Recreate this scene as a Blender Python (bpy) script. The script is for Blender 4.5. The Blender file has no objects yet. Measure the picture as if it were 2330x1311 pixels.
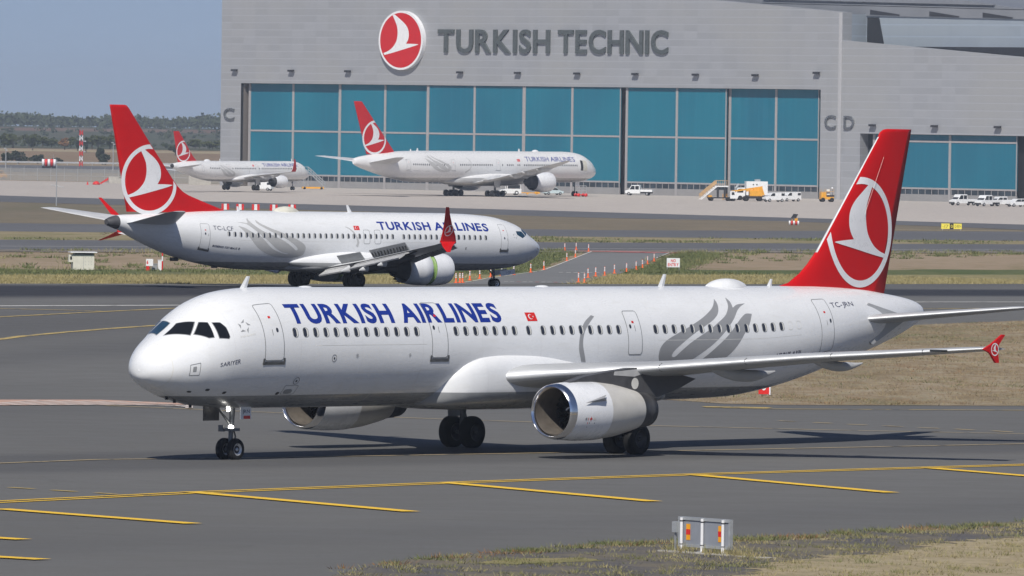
import bpy, bmesh, math, random
import numpy as np
from mathutils import Vector, Matrix
from mathutils.geometry import tessellate_polygon
R = math.radians
S = bpy.context.scene
C = S.collection
RNG = random.Random(7)

# ---------------------------------------------------------------- camera, sky, sun, exposure
cd = bpy.data.cameras.new('camera'); cam = bpy.data.objects.new('camera', cd); C.objects.link(cam)
cd.sensor_width = 36; cd.lens = 18000/2330*36; cd.clip_start = 1; cd.clip_end = 30000
tilt = math.atan(410.5/18000); roll = .0135
up0 = Vector((0, math.sin(tilt), math.cos(tilt))); fw = Vector((0, math.cos(tilt), -math.sin(tilt)))
rt = Vector((1, 0, 0))*math.cos(roll) + up0*math.sin(roll); up = up0*math.cos(roll) - Vector((1, 0, 0))*math.sin(roll)
cm = Matrix((rt, up, -fw)).transposed().to_4x4(); cm.translation = (0, 0, 12.4); cam.matrix_world = cm
S.camera = cam

SUN = Vector((-.15, -.87, .92)).normalized()
elev = math.asin(SUN.z); azim = math.atan2(SUN.x, SUN.y)
W = bpy.data.worlds.new('World'); S.world = W; W.use_nodes = True
wn = W.node_tree; bg = wn.nodes['Background']
sky = wn.nodes.new('ShaderNodeTexSky'); sky.sky_type = 'NISHITA'; sky.sun_disc = False
sky.sun_elevation = elev; sky.sun_rotation = azim
sky.altitude = 0; sky.air_density = 1.0; sky.dust_density = 0.; sky.ozone_density = 1.0
tcw = wn.nodes.new('ShaderNodeTexCoord'); lift = wn.nodes.new('ShaderNodeVectorMath'); lift.inputs[1].default_value = (0, 0, .13); nrm = wn.nodes.new('ShaderNodeVectorMath'); nrm.operation = 'NORMALIZE'
tint = wn.nodes.new('ShaderNodeVectorMath'); tint.operation = 'MULTIPLY'; tint.inputs[1].default_value = (1.05, .97, 1.07)
wn.links.new(tcw.outputs['Generated'], lift.inputs[0]); wn.links.new(lift.outputs[0], nrm.inputs[0]); wn.links.new(nrm.outputs[0], sky.inputs[0]); wn.links.new(sky.outputs[0], tint.inputs[0])
wn.links.new(tint.outputs[0], bg.inputs[0]); bg.inputs[1].default_value = .062
sl = bpy.data.lights.new('sun', 'SUN'); sl.energy = 4.2; sl.angle = R(.53); sl.color = (1, .955, .88)
sun = bpy.data.objects.new('sun', sl); C.objects.link(sun); sun.rotation_euler = SUN.to_track_quat('Z', 'Y').to_euler(); sun.location = (0, 0, 300)
S.view_settings.view_transform = 'Standard'; S.view_settings.look = 'None'; S.view_settings.gamma = 1; S.view_settings.exposure = .05
S.render.engine = 'CYCLES'; S.cycles.use_denoising = True; S.cycles.max_bounces = 8; S.cycles.transparent_max_bounces = 12
S.cycles.volume_bounces = 0

# ---------------------------------------------------------------- materials
class NT:
    def __init__(s, name):
        s.m = bpy.data.materials.new(name); s.m.use_nodes = True; s.t = s.m.node_tree
        s.b = s.t.nodes['Principled BSDF']; s.co = None
    def n(s, typ, **kw):
        x = s.t.nodes.new(typ)
        for k, v in kw.items(): setattr(x, k, v)
        return x
    def ln(s, a, b): s.t.links.new(a, b)
    def coord(s):
        if s.co is None: s.co = s.n('ShaderNodeTexCoord').outputs['Object']
        return s.co
    def noise(s, scale, detail=4, rough=.55, stretch=None, seed=0):
        c = s.coord()
        if stretch or seed:
            mp = s.n('ShaderNodeMapping'); s.ln(c, mp.inputs[0]); mp.inputs[1].default_value = (seed*3.7, seed*1.3, seed)
            if stretch:
                mp.inputs[2].default_value = (0, 0, stretch[3] if len(stretch) > 3 else 0); mp.inputs[3].default_value = stretch[:3]
            c = mp.outputs[0]
        x = s.n('ShaderNodeTexNoise'); x.inputs['Scale'].default_value = scale; x.inputs['Detail'].default_value = detail; x.inputs['Roughness'].default_value = rough
        s.ln(c, x.inputs['Vector']); return x.outputs['Fac']
    def ramp(s, fac, stops):
        x = s.n('ShaderNodeValToRGB'); e = x.color_ramp.elements
        while len(e) < len(stops): e.new(.5)
        for i, (p, c) in enumerate(stops): e[i].position = p; e[i].color = (*c, 1) if len(c) == 3 else c
        s.ln(fac, x.inputs[0]); return x.outputs[0]
    def mr(s, fac, a, b, c=0., d=1., smooth=True):
        x = s.n('ShaderNodeMapRange')
        if smooth: x.interpolation_type = 'SMOOTHSTEP'
        for i, v in enumerate((a, b, c, d)): x.inputs[i+1].default_value = v
        s.ln(fac, x.inputs[0]); return x.outputs[0]
    def math(s, op, a, b=None, clamp=False):
        x = s.n('ShaderNodeMath', operation=op); x.use_clamp = clamp
        for i, v in enumerate((a, b)):
            if v is None: continue
            if isinstance(v, (int, float)): x.inputs[i].default_value = v
            else: s.ln(v, x.inputs[i])
        return x.outputs[0]
    def mix(s, fac, a, b, blend='MIX'):
        x = s.n('ShaderNodeMix', data_type='RGBA', blend_type=blend)
        for k, v in ((0, fac), (6, a), (7, b)):
            if isinstance(v, (int, float)): x.inputs[k].default_value = v
            elif isinstance(v, (tuple, list)): x.inputs[k].default_value = (*v, 1)
            else: s.ln(v, x.inputs[k])
        return x.outputs[2]
    def xyz(s):
        x = s.n('ShaderNodeSeparateXYZ'); s.ln(s.coord(), x.inputs[0]); return x.outputs
    def band(s, p, q, half, soft, wob=0., wscale=.05):
        # soft stripe along the ground line through p and q
        p = Vector(p); q = Vector(q); d = (q-p).normalized(); n = Vector((-d.y, d.x))
        x = s.n('ShaderNodeVectorMath', operation='DOT_PRODUCT'); s.ln(s.coord(), x.inputs[0]); x.inputs[1].default_value = (n.x, n.y, 0)
        v = s.math('SUBTRACT', x.outputs['Value'], n.dot(p))
        if wob: v = s.math('ADD', v, s.math('MULTIPLY', s.math('SUBTRACT', s.noise(wscale), .5), wob))
        return s.mr(s.math('ABSOLUTE', v), half-soft, half+soft, 1, 0)
    def bump(s, h, strength, dist=.02):
        x = s.n('ShaderNodeBump'); x.inputs['Strength'].default_value = strength; x.inputs['Distance'].default_value = dist
        s.ln(h, x.inputs['Height']); s.ln(x.outputs[0], s.b.inputs['Normal'])
    def done(s, col, rough=.6, metal=0, spec=.5, coat=0, alpha=None):
        for k, v in (('Base Color', col), ('Roughness', rough), ('Metallic', metal), ('Specular IOR Level', spec), ('Coat Weight', coat), ('Alpha', alpha)):
            if v is None: continue
            i = s.b.inputs[k]
            if isinstance(v, (int, float)): i.default_value = v
            elif isinstance(v, (tuple, list)): i.default_value = (*v, 1) if len(v) == 3 else v
            else: s.ln(v, i)
        return s.m

def pm(name, rgb, rough=.5, metal=0., var=.12, scale=2., spec=.5, coat=0., stretch=None):
    # a plain painted / metal / rubber surface with a little grime in colour and gloss
    t = NT(name); f = t.noise(scale, 5, .6, stretch)
    lo = [max(0, c*(1-var)) for c in rgb]; hi = [min(1, c*(1+var*.6)) for c in rgb]
    return t.done(t.ramp(f, [(.3, lo), (.7, hi)]), t.mr(f, .3, .7, max(.02, rough-.06), min(1, rough+.1)), metal, spec, coat)

def aircraft_paint(name, belly_z, white=(.80, .81, .82), belly=(.30, .31, .32), scale=1.):
    # white gloss paint, grey belly below a painted line, faint streaks, panel joints
    t = NT(name); x, y, z = t.xyz()
    f = t.noise(.55*scale, 5, .6, (1, 1, 2.5)); g = t.noise(4*scale, 3, .6, (.25, 1, 1), 3)
    w = t.mix(t.mr(f, .35, .7, 0, .55), white, [c*.93 for c in white]); w = t.mix(t.mr(g, .5, .8, 0, .35), w, (.66, .655, .63))
    # frames: a hairline joint every few metres
    fr = t.math('ABSOLUTE', t.math('SUBTRACT', t.math('FRACT', t.math('MULTIPLY', x, .31/scale)), .5)); j = t.mr(fr, .4945, .4975, 0, .22)
    w = t.mix(j, w, (.5, .5, .5))
    b = t.mix(t.mr(f, .3, .7), belly, [c*.78 for c in belly])
    return t.done(t.mix(t.mr(z, belly_z-.012, belly_z+.012, 1, 0), w, b), t.mr(g, .3, .7, .24, .36), 0, .5, .25)

def asphalt(name, base, marks=(), gscale=1.):
    t = NT(name)
    big = t.noise(.03, 4, .55, (1, .35, 1)); mid = t.noise(.35, 5, .65); fine = t.noise(9*gscale, 3, .7)
    c = t.mix(t.mr(big, .35, .65), [v*.9 for v in base], [v*1.12 for v in base])
    c = t.mix(t.mr(mid, .35, .7, 0, .45), c, [v*.84 for v in base])
    c = t.mix(t.mr(fine, .3, .75, 0, .5), c, [v*1.22 for v in base])
    st = t.noise(.9, 3, .6, (.05, 1, 1, R(-43)), 5)
    c = t.mix(t.mr(st, .52, .72, 0, .22), c, [v*.7 for v in base])
    ca = t.noise(.12, 2, .5, None, 9)
    c = t.mix(t.mr(t.math('ABSOLUTE', t.math('SUBTRACT', ca, .5)), .0, .004, .22, 0), c, [v*.6 for v in base])
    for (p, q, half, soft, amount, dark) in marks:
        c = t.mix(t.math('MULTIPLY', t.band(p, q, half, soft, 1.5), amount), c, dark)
    t.bump(fine, .25, .01)
    return t.done(c, t.mr(mid, .3, .7, .78, .92), 0, .35)

def paintline(name, rgb, ground, wear=.5, scale=3.):
    t = NT(name); f = t.noise(scale, 5, .7); g = t.noise(.5, 3, .6, None, 4)
    v = t.math('ADD', f, t.math('MULTIPLY', t.math('SUBTRACT', g, .5), .6))
    c = t.mix(t.mr(v, wear, wear+.16), rgb, ground)
    return t.done(c, .75, 0, .35)

def patchy(name, cols, s1=.06, s2=.6, stretch=(1, .5, 1), rough=.95, bump=.4, fine=6., rot=0.):
    # dry grass and soil: cols = four colours picked by two noises
    t = NT(name); st = (*stretch, rot)
    a = t.noise(s1, 6, .62, st); b = t.noise(s2, 6, .7, (1, .6, 1, rot), 2); d = t.noise(fine, 3, .7, None, 6)
    c = t.mix(t.mr(a, .38, .62), cols[0], cols[1]); c = t.mix(t.mr(b, .42, .66), c, cols[2]); c = t.mix(t.mr(t.math('MULTIPLY', a, b), .27, .4, 0, .8), c, cols[3])
    c = t.mix(t.mr(d, .35, .75, 0, .55), c, [v*.62 for v in cols[0]])
    t.bump(d, bump, .05)
    return t.done(c, rough, 0, .2)

def leafy(name, stops, scale=.8):
    t = NT(name); f = t.noise(scale, 3, .7); g = t.noise(scale*14, 2, .6, None, 3)
    c = t.ramp(t.math('ADD', t.math('MULTIPLY', f, .6), t.math('MULTIPLY', g, .4)), stops)
    return t.done(c, .8, 0, .2)

M = {}
M['white'] = pm('white_paint', (.78, .79, .80), .35)
M['red'] = pm('tail_red', (.56, .006, .008), .42, var=.06, spec=.2, scale=.8)
M['logo_white'] = pm('logo_white', (.80, .80, .81), .3, var=.04)
M['blue'] = pm('livery_blue', (.012, .035, .27), .3, var=.06)
M['navy'] = pm('registration_navy', (.02, .025, .08), .35)
M['tulip'] = pm('tulip_grey', (.30, .305, .315), .34, var=.05)
M['tulip_pale'] = pm('tulip_pale_grey', (.50, .50, .495), .34, var=.05)
M['line'] = pm('outline_grey', (.25, .26, .27), .4)
M['pane'] = pm('cabin_glass', (.036, .042, .06), .12, var=.3, spec=.5)
M['cockpit'] = pm('cockpit_glass', (.010, .011, .013), .06, var=.3, spec=.6)
M['cockpit_blue'] = pm('cockpit_glass_sky', (.015, .05, .09), .05, var=.3, spec=.6)
M['reveal'] = pm('window_reveal', (.74, .73, .68), .4)
M['wing'] = pm('wing_grey', (.42, .43, .44), .38, var=.15, scale=.7, stretch=(1, .3, 1))
M['wing_white'] = pm('wing_white', (.60, .61, .62), .36, var=.14, scale=.7)
M['metal'] = pm('bare_leading_edge', (.66, .67, .68), .48, .45, var=.12, scale=.9, stretch=(1, .25, 1))
M['lip'] = pm('polished_intake_lip', (.82, .82, .84), .14, 1., var=.1)
M['cowl'] = pm('cowl_white', (.80, .81, .83), .26, var=.05, coat=.3)
M['cowl_b'] = pm('cowl_beige', (.62, .60, .56), .34, var=.08)
M['liner'] = pm('intake_liner', (.20, .175, .15), .42, .35, var=.25, scale=3)
M['fan'] = pm('fan_blade_metal', (.10, .10, .105), .35, .8, var=.3)
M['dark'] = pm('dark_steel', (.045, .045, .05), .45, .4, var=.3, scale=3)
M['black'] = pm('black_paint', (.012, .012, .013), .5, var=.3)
M['pylon'] = pm('pylon_grey', (.075, .075, .08), .45, var=.3)
M['steel'] = pm('gear_steel', (.16, .165, .17), .4, .5, var=.3, scale=6)
M['rubber'] = pm('tyre_rubber', (.016, .016, .017), .75, var=.3, scale=5, spec=.3)
M['hub_shaded'] = pm('wheel_hub_shaded', (.05, .05, .052), .5, .3, var=.3, scale=6)  # darker copy of the hub metal; the large wheels' shade is in its colour
M['hub'] = pm('wheel_hub', (.62, .63, .64), .3, .6, var=.15, scale=6)
M['green'] = pm('primer_green', (.22, .36, .10), .5, var=.25, scale=3)
M['flapgrey'] = pm('flap_grey', (.50, .50, .495), .4, var=.12)
M['cove'] = pm('flap_cove', (.035, .035, .037), .6, var=.4, scale=4)
M['grey'] = pm('mid_grey', (.30, .31, .32), .5)
M['cream'] = pm('cream_panel', (.66, .64, .55), .5, var=.1)
M['galv'] = pm('galvanised', (.50, .52, .53), .42, .5, var=.14, scale=3)
M['signback'] = pm('sign_back_sheet', (.30, .32, .36), .45, .2, var=.10, scale=1.2)
M['orange'] = pm('safety_orange', (.80, .13, .03), .45, var=.1)
M['amber'] = pm('reflective_amber', (.85, .36, .01), .4, var=.06)
M['rred'] = pm('reflective_red', (.66, .02, .015), .4, var=.06)
M['yellow'] = pm('machine_yellow', (.80, .38, .025), .42, var=.14)
M['syellow'] = pm('sign_yellow', (.85, .74, .10), .4, var=.06)
M['tan'] = pm('stair_tan', (.52, .34, .17), .5, var=.2)
M['vwhite'] = pm('vehicle_white', (.80, .81, .81), .3, var=.05, coat=.3)
M['glass'] = pm('vehicle_glass', (.02, .023, .026), .1, var=.2)
M['concrete'] = pm('concrete_block', (.42, .40, .36), .9, var=.2, scale=1.5)
M['paleblue'] = pm('pale_blue_car', (.55, .66, .68), .3, var=.06)

# ---------------------------------------------------------------- mesh helpers
class MB:
    def __init__(s): s.v = []; s.f = []; s.mi = []; s.sm = []
    def add(s, vs, fs, mi=0, smooth=False):
        o = len(s.v); s.v += [tuple(v) for v in vs]
        for f in fs: s.f.append(tuple(i+o for i in f)); s.mi.append(mi); s.sm.append(smooth)
        return s
    def box(s, x0, x1, y0, y1, z0, z1, mi=0):
        return s.add([(x, y, z) for x in (x0, x1) for y in (y0, y1) for z in (z0, z1)], [(0, 1, 3, 2), (4, 6, 7, 5), (0, 4, 5, 1), (2, 3, 7, 6), (0, 2, 6, 4), (1, 5, 7, 3)], mi)
    def tube(s, a, b, r0, r1=None, n=12, mi=0, caps=True, smooth=True):
        a = Vector(a); b = Vector(b); r1 = r0 if r1 is None else r1; d = (b-a).normalized()
        u = d.orthogonal().normalized(); w = d.cross(u); vs = []
        for p, r in ((a, r0), (b, r1)):
            for i in range(n): t = 2*math.pi*i/n; vs.append(p+u*r*math.cos(t)+w*r*math.sin(t))
        s.add(vs, [(i, (i+1) % n, n+(i+1) % n, n+i) for i in range(n)], mi, smooth)
        if caps: s.add(vs[:n], [tuple(range(n))[::-1]], mi); s.add(vs[n:], [tuple(range(n))], mi)
        return s
    def loft(s, rings, mi=0, close=True, caps=(False, False), smooth=True):
        n = len(rings[0]); vs = [p for r in rings for p in r]; fs = []
        m = n if close else n-1
        for k in range(len(rings)-1):
            for i in range(m): fs.append((k*n+i, k*n+(i+1) % n, (k+1)*n+(i+1) % n, (k+1)*n+i))
        s.add(vs, fs, mi, smooth)
        if caps[0]: s.add(rings[0], [tuple(range(n))[::-1]], mi)
        if caps[1]: s.add(rings[-1], [tuple(range(n))], mi)
        return s
    def lathe(s, prof, org=(0, 0, 0), axis='x', n=40, mi=0, sq=1., smooth=True):
        # prof = [(along, radius)], axis along x, y or z
        rings = []
        for a, r in prof:
            ring = []
            for i in range(n):
                t = 2*math.pi*i/n; c, w = r*math.cos(t), r*math.sin(t)*sq
                p = (a, c, w) if axis == 'x' else ((c, a, w) if axis == 'y' else (c, w, a))
                ring.append((p[0]+org[0], p[1]+org[1], p[2]+org[2]))
            rings.append(ring)
        return s.loft(rings, mi, smooth=smooth)
    def prism(s, poly, axis, a, b, mi=0):
        # flat polygon [(u, v)] extruded from a to b along axis; u, v are the other two axes in order
        def P(u, v, w): return (w, u, v) if axis == 'x' else ((u, w, v) if axis == 'y' else (u, v, w))
        n = len(poly); vs = [P(u, v, a) for u, v in poly]+[P(u, v, b) for u, v in poly]
        tri = [tuple(t) for t in tessellate_polygon([[Vector((u, v, 0)) for u, v in poly]])]
        s.add(vs, [(i, (i+1) % n, n+(i+1) % n, n+i) for i in range(n)]+tri+[tuple(n+i for i in t) for t in tri], mi)
        return s
    def build(s, name, mats, parent=None, loc=None, rz=None):
        me = bpy.data.meshes.new(name); me.from_pydata(s.v, [], s.f); me.validate()
        if not isinstance(mats, (list, tuple)): mats = [mats]
        for m in mats: me.materials.append(M[m] if isinstance(m, str) else m)
        if len(me.polygons) == len(s.f):
            me.polygons.foreach_set('material_index', s.mi); me.polygons.foreach_set('use_smooth', s.sm)
        bm = bmesh.new(); bm.from_mesh(me); bmesh.ops.recalc_face_normals(bm, faces=bm.faces); bm.to_mesh(me); bm.free()
        o = bpy.data.objects.new(name, me); C.objects.link(o)
        if parent: o.parent = parent
        if loc is not None: o.location = loc
        if rz is not None: o.rotation_euler.z = rz
        return o

def tag(o, label=None, cat=None, group=None, kind=None):
    for k, v in (('label', label), ('category', cat), ('group', group), ('kind', kind)):
        if v: o[k] = v
    return o
def empty(name, loc=(0, 0, 0), rz=0., label=None, cat=None, group=None):
    o = bpy.data.objects.new(name, None); C.objects.link(o); o.location = loc; o.rotation_euler.z = rz; o.empty_display_size = .3
    return tag(o, label, cat, group)
def copy_tree(o, parent=None):
    c = o.copy(); C.objects.link(c); c.parent = parent
    for ch in o.children: copy_tree(ch, c)
    return c

_tc = {}; _gc = {}
def glyph(ch, bold, extrude):
    k = (ch, bold, extrude)
    if k not in _gc:
        cu = bpy.data.curves.new('lettering', 'FONT'); cu.body = ch; cu.size = 1; cu.offset = bold; cu.extrude = extrude; cu.resolution_u = 4
        o = bpy.data.objects.new('lettering', cu); C.objects.link(o); dg = bpy.context.evaluated_depsgraph_get(); dg.update()
        me = bpy.data.meshes.new_from_object(o.evaluated_get(dg)); v = np.array([q.co[:] for q in me.vertices]); f = [tuple(p.vertices) for p in me.polygons]
        bpy.data.objects.remove(o); bpy.data.curves.remove(cu); bpy.data.meshes.remove(me); _gc[k] = (v, f)
    return _gc[k]
def textmesh(body, bold=.0, extrude=0., gap=.095):
    # outline of a word as (verts, faces), set letter by letter and scaled so that it fills 0..1 both ways
    key = (body, bold, extrude, gap)
    if key not in _tc:
        x = 0.; V = []; F = []; n = 0
        for ch in body:
            if ch == ' ': x += .26; continue
            v, f = glyph(ch, bold, extrude); v = v.copy(); lo, hi = v[:, 0].min(), v[:, 0].max(); v[:, 0] += x-lo; x += hi-lo+gap*(.6 if ch in 'A' else 1); V.append(v); F += [tuple(i+n for i in p) for p in f]; n += len(v)
        v = np.concatenate(V); lo, hi = v.min(0), v.max(0); v[:, 0] = (v[:, 0]-lo[0])/(hi[0]-lo[0]); v[:, 1] = (v[:, 1]-lo[1])/(hi[1]-lo[1])
        if extrude: v[:, 2] = v[:, 2]/(extrude*2)+.5
        _tc[key] = (v, F)
    return _tc[key]

def polytris(loops):
    pts = [Vector((u, v, 0)) for lp in loops for u, v in lp]
    return [(p.x, p.y) for p in pts], [tuple(t) for t in tessellate_polygon([[Vector((u, v, 0)) for u, v in lp] for lp in loops])]

def cut2d(vs, fs, du=None, dv=None, clips=()):
    # split a flat mesh along a grid so that it can follow a curved surface; clips = [(point, normal)] keep the side the normal points to
    bm = bmesh.new(); bv = [bm.verts.new((p[0], p[1], 0)) for p in vs]
    for f in fs:
        try: bm.faces.new([bv[i] for i in f])
        except ValueError: pass
    us = [p[0] for p in vs]; ws = [p[1] for p in vs]
    for p, n in clips:
        bmesh.ops.bisect_plane(bm, geom=bm.verts[:]+bm.edges[:]+bm.faces[:], plane_co=(p[0], p[1], 0), plane_no=(n[0], n[1], 0), clear_inner=True)
    for d, lo, hi, no in ((du, min(us), max(us), (1, 0, 0)), (dv, min(ws), max(ws), (0, 1, 0))):
        if not d: continue
        k = math.floor(lo/d)+1
        while k*d < hi:
            bmesh.ops.bisect_plane(bm, geom=bm.verts[:]+bm.edges[:]+bm.faces[:], plane_co=(no[0]*k*d, no[1]*k*d, 0), plane_no=no); k += 1
    bm.verts.index_update(); out = [(v.co.x, v.co.y) for v in bm.verts], [tuple(v.index for v in f.verts) for f in bm.faces]
    bm.free(); return out

def smooth_loop(pts, corners=(), k=4):
    # Catmull-Rom through a closed loop, straight at the listed corners
    n = len(pts); out = []
    for i in range(n):
        p1, p2 = np.array(pts[i]), np.array(pts[(i+1) % n])
        p0 = p1 if i in corners else np.array(pts[i-1]); p3 = p2 if (i+1) % n in corners else np.array(pts[(i+2) % n])
        if i in corners: p0 = p1*2-p2
        if (i+1) % n in corners: p3 = p2*2-p1
        for j in range(k):
            t = j/k; q = .5*(2*p1+(p2-p0)*t+(2*p0-5*p1+4*p2-p3)*t*t+(3*p1-p0-3*p2+p3)*t**3); out.append((float(q[0]), float(q[1])))
    return out

# ---------------------------------------------------------------- ground
PK = [(100,1.75),(150,1.30),(200,.858),(240,.505),(269.6,.245),(310,-.11),(345,-.27),(380,-.25),(420,-.1),(460,.06),(490,.1),(515,.06),(535,-.06),(554,-.28),(575,-.54),(600,-.8),(650,-1.2),(700,-1.55),(800,-2.15),(900,-2.7),(1050,-3.5),(1200,-4.25),(1350,-4.85),(1450,-5.2),(1550,-5.4),(1700,-5.45),(2000,-5.45),(2300,-5.45),
      (2380,-4.7),(2500,-3.3),(2620,-3.1),(2800,-3.6),(3050,-5.8),(3300,-6.9),(3600,-5.6),(3900,-3.4),(4150,-2.4),(4400,-1.6),(4700,-3.0),(5500,-8.),(7000,-15.),(12000,-40.)]
PY = np.array([k[0] for k in PK], float); PZ = np.array([k[1] for k in PK], float)
def gz(y): return float(np.interp(y, PY, PZ))

def sheet(name, loops, off, m, kind='structure', parent=None):
    # flat outline laid on the ground profile, off metres above the bare soil
    vs, fs = polytris(loops); bm = bmesh.new(); bv = [bm.verts.new((x, y, 0)) for x, y in vs]
    for f in fs:
        try: bm.faces.new([bv[i] for i in f])
        except ValueError: pass
    lo = min(y for _, y in vs); hi = max(y for _, y in vs)
    for k in PY:
        if lo < k < hi: bmesh.ops.bisect_plane(bm, geom=bm.verts[:]+bm.edges[:]+bm.faces[:], plane_co=(0, k, 0), plane_no=(0, 1, 0))
    for v in bm.verts: v.co.z = gz(v.co.y)+off
    for f in bm.faces:
        f.normal_update()
        if f.normal.z < 0: f.normal_flip()
    me = bpy.data.meshes.new(name); bm.to_mesh(me); bm.free(); me.materials.append(m)
    o = bpy.data.objects.new(name, me); C.objects.link(o); o.parent = parent
    if kind: o['kind'] = kind
    return o
def ext(pts, a, b):
    # lengthen a polyline at both ends by a and b metres
    p = [np.array(q, float) for q in pts]
    if a: d = p[0]-p[1]; p.insert(0, p[0]+d/np.linalg.norm(d)*a)
    if b: d = p[-1]-p[-2]; p.append(p[-1]+d/np.linalg.norm(d)*b)
    return [tuple(q) for q in p]
def dense(pts, step, amp=0., seed=1):
    r = random.Random(seed); out = [pts[0]]
    for a, b in zip(pts, pts[1:]):
        L = math.dist(a, b); n = max(1, int(L/step)); nx, ny = -(b[1]-a[1])/L, (b[0]-a[0])/L
        for i in range(1, n+1):
            t = i/n; j = r.uniform(-amp, amp) if amp and i < n else 0
            out.append((a[0]+(b[0]-a[0])*t+nx*j, a[1]+(b[1]-a[1])*t+ny*j))
    return out
def strip(pts, w):
    # outline of a line of width w along pts
    L, Rr = [], []
    for i, p in enumerate(pts):
        a = pts[max(0, i-1)]; b = pts[min(len(pts)-1, i+1)]; d = math.dist(a, b); nx, ny = -(b[1]-a[1])/d*w/2, (b[0]-a[0])/d*w/2
        L.append((p[0]+nx, p[1]+ny)); Rr.append((p[0]-nx, p[1]-ny))
    return L+Rr[::-1]
def shift(pts, d):
    q = strip(pts, 2*d); return q[:len(pts)]

ASPH = (.130, .128, .122)
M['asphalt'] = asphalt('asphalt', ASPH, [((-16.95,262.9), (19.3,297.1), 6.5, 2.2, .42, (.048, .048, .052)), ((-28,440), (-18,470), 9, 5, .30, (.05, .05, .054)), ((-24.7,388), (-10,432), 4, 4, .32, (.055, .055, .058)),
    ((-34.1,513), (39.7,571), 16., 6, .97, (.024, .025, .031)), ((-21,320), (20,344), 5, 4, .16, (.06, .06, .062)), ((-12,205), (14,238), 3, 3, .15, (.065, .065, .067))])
M['asphalt_far'] = asphalt('asphalt_far', (.115, .115, .12), gscale=.3)
M['asphalt_closed'] = asphalt('asphalt_closed', (.17, .17, .168), gscale=.5)
M['apron'] = patchy('apron_concrete', [(.53, .48, .43), (.48, .43, .39), (.51, .455, .41), (.42, .385, .35)], .012, .05, (1, .12, 1), .9, .05, .6)
M['soil'] = patchy('dry_soil', [(.36, .275, .195), (.32, .24, .165), (.27, .215, .125), (.20, .175, .085)], .05, .35, (1, .22, 1), rot=R(-42))
M['straw'] = patchy('straw_verge', [(.31, .26, .135), (.24, .215, .10), (.17, .17, .065), (.33, .28, .165)], .12, .8, (1, .25, 1), rot=R(-42))
M['brown'] = patchy('brown_grass', [(.20, .165, .115), (.165, .14, .095), (.23, .185, .125), (.13, .125, .07)], .02, .1, (1, .15, 1), fine=1.5)
M['tangrass'] = patchy('tan_grass', [(.34, .275, .17), (.27, .225, .125), (.19, .18, .075), (.12, .14, .05)], .03, .15, (1, .15, 1), fine=2.)
M['greengrass'] = patchy('green_verge', [(.10, .125, .045), (.15, .155, .065), (.075, .10, .035), (.24, .21, .12)], .08, .5, (1, .2, 1), rot=R(-42))
M['field'] = patchy('taxiway_field', [(.30, .225, .145), (.22, .17, .10), (.38, .325, .235), (.15, .145, .06)], .09, .5, (1, .35, 1), fine=5., rot=R(-20))
M['verge'] = patchy('gravel_verge', [(.125, .118, .118), (.19, .165, .12), (.10, .096, .10), (.24, .205, .135)], .45, 2.6, (1, .6, 1), fine=14.)
M['drygrass'] = patchy('dry_trampled_grass', [(.42, .35, .23), (.36, .29, .185), (.30, .25, .15), (.22, .20, .11)], .5, 2.5, (1, .6, 1), fine=18.)
M['hill'] = patchy('hill_ground', [(.055, .07, .04), (.075, .08, .048), (.11, .095, .06), (.045, .055, .033)], .004, .02, (1, .12, 1), bump=0, fine=.2)
M['ploughed'] = patchy('ploughed_field', [(.27, .185, .115), (.23, .16, .10), (.29, .21, .135), (.20, .15, .09)], .01, .05, (1, .1, 1), bump=0, fine=.3)
M['redearth'] = patchy('red_earth', [(.21, .115, .085), (.17, .10, .075), (.14, .11, .07), (.24, .16, .12)], .006, .03, (1, .1, 1), bump=0, fine=.2)
YEL = (.86, .54, .045)
M['yellow_line'] = paintline('yellow_line', YEL, ASPH, .62)
M['yellow_worn'] = paintline('yellow_line_worn', (.50, .37, .13), ASPH, .50, 2.)
M['yellow_pale'] = paintline('yellow_line_pale', (.46, .36, .20), (.09, .09, .09), .52, 1.5)
M['white_line'] = paintline('white_line', (.62, .61, .58), (.10, .10, .10), .56, .8)
M['red_line'] = paintline('red_line', (.56, .07, .07), (.12, .11, .11), .55, .8)
M['orange_line'] = paintline('orange_line', (.50, .22, .09), ASPH, .6, 1.2)
M['hatch_white'] = paintline('hatch_white', (.66, .58, .53), ASPH, .62, 1.2)
M['hatch_orange'] = paintline('hatch_orange', (.52, .33, .25), ASPH, .66, 1.2)
M['rocks'] = patchy('rocky_edge', [(.22, .19, .16), (.14, .125, .11), (.33, .29, .25), (.08, .085, .05)], .15, .9, (1, .6, 1), fine=4.)

# bare ground to the horizon
bm = MB(); xs = [-6000, -2500, -1200, -700, -400, -250, -150, -80, 0, 80, 150, 250, 400, 700, 1200, 2500, 6000]; ys = [float(k) for k in PY] ; n = len(xs)
bm.add([(x, y, gz(y)) for y in ys for x in xs], [(j*n+i, j*n+i+1, (j+1)*n+i+1, (j+1)*n+i) for j in range(len(ys)-1) for i in range(n-1)])
tag(bm.build('ground', 'soil'), kind='structure')
def zone(name, y0, y1, off, m): return sheet(name, [[(-2500, y0), (2500, y0), (2500, y1), (-2500, y1)]], off, M[m])
zone('far_road', 2080, 2200, .05, 'asphalt_far')
zone('ploughed_field', 2300, 2490, .05, 'ploughed'); zone('pale_track', 2490, 2540, .05, 'drygrass')
zone('far_hills', 2600, 4050, .06, 'hill'); zone('red_hillside', 4050, 4260, .06, 'redearth'); zone('wooded_ridge', 4260, 9000, .06, 'hill')

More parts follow.
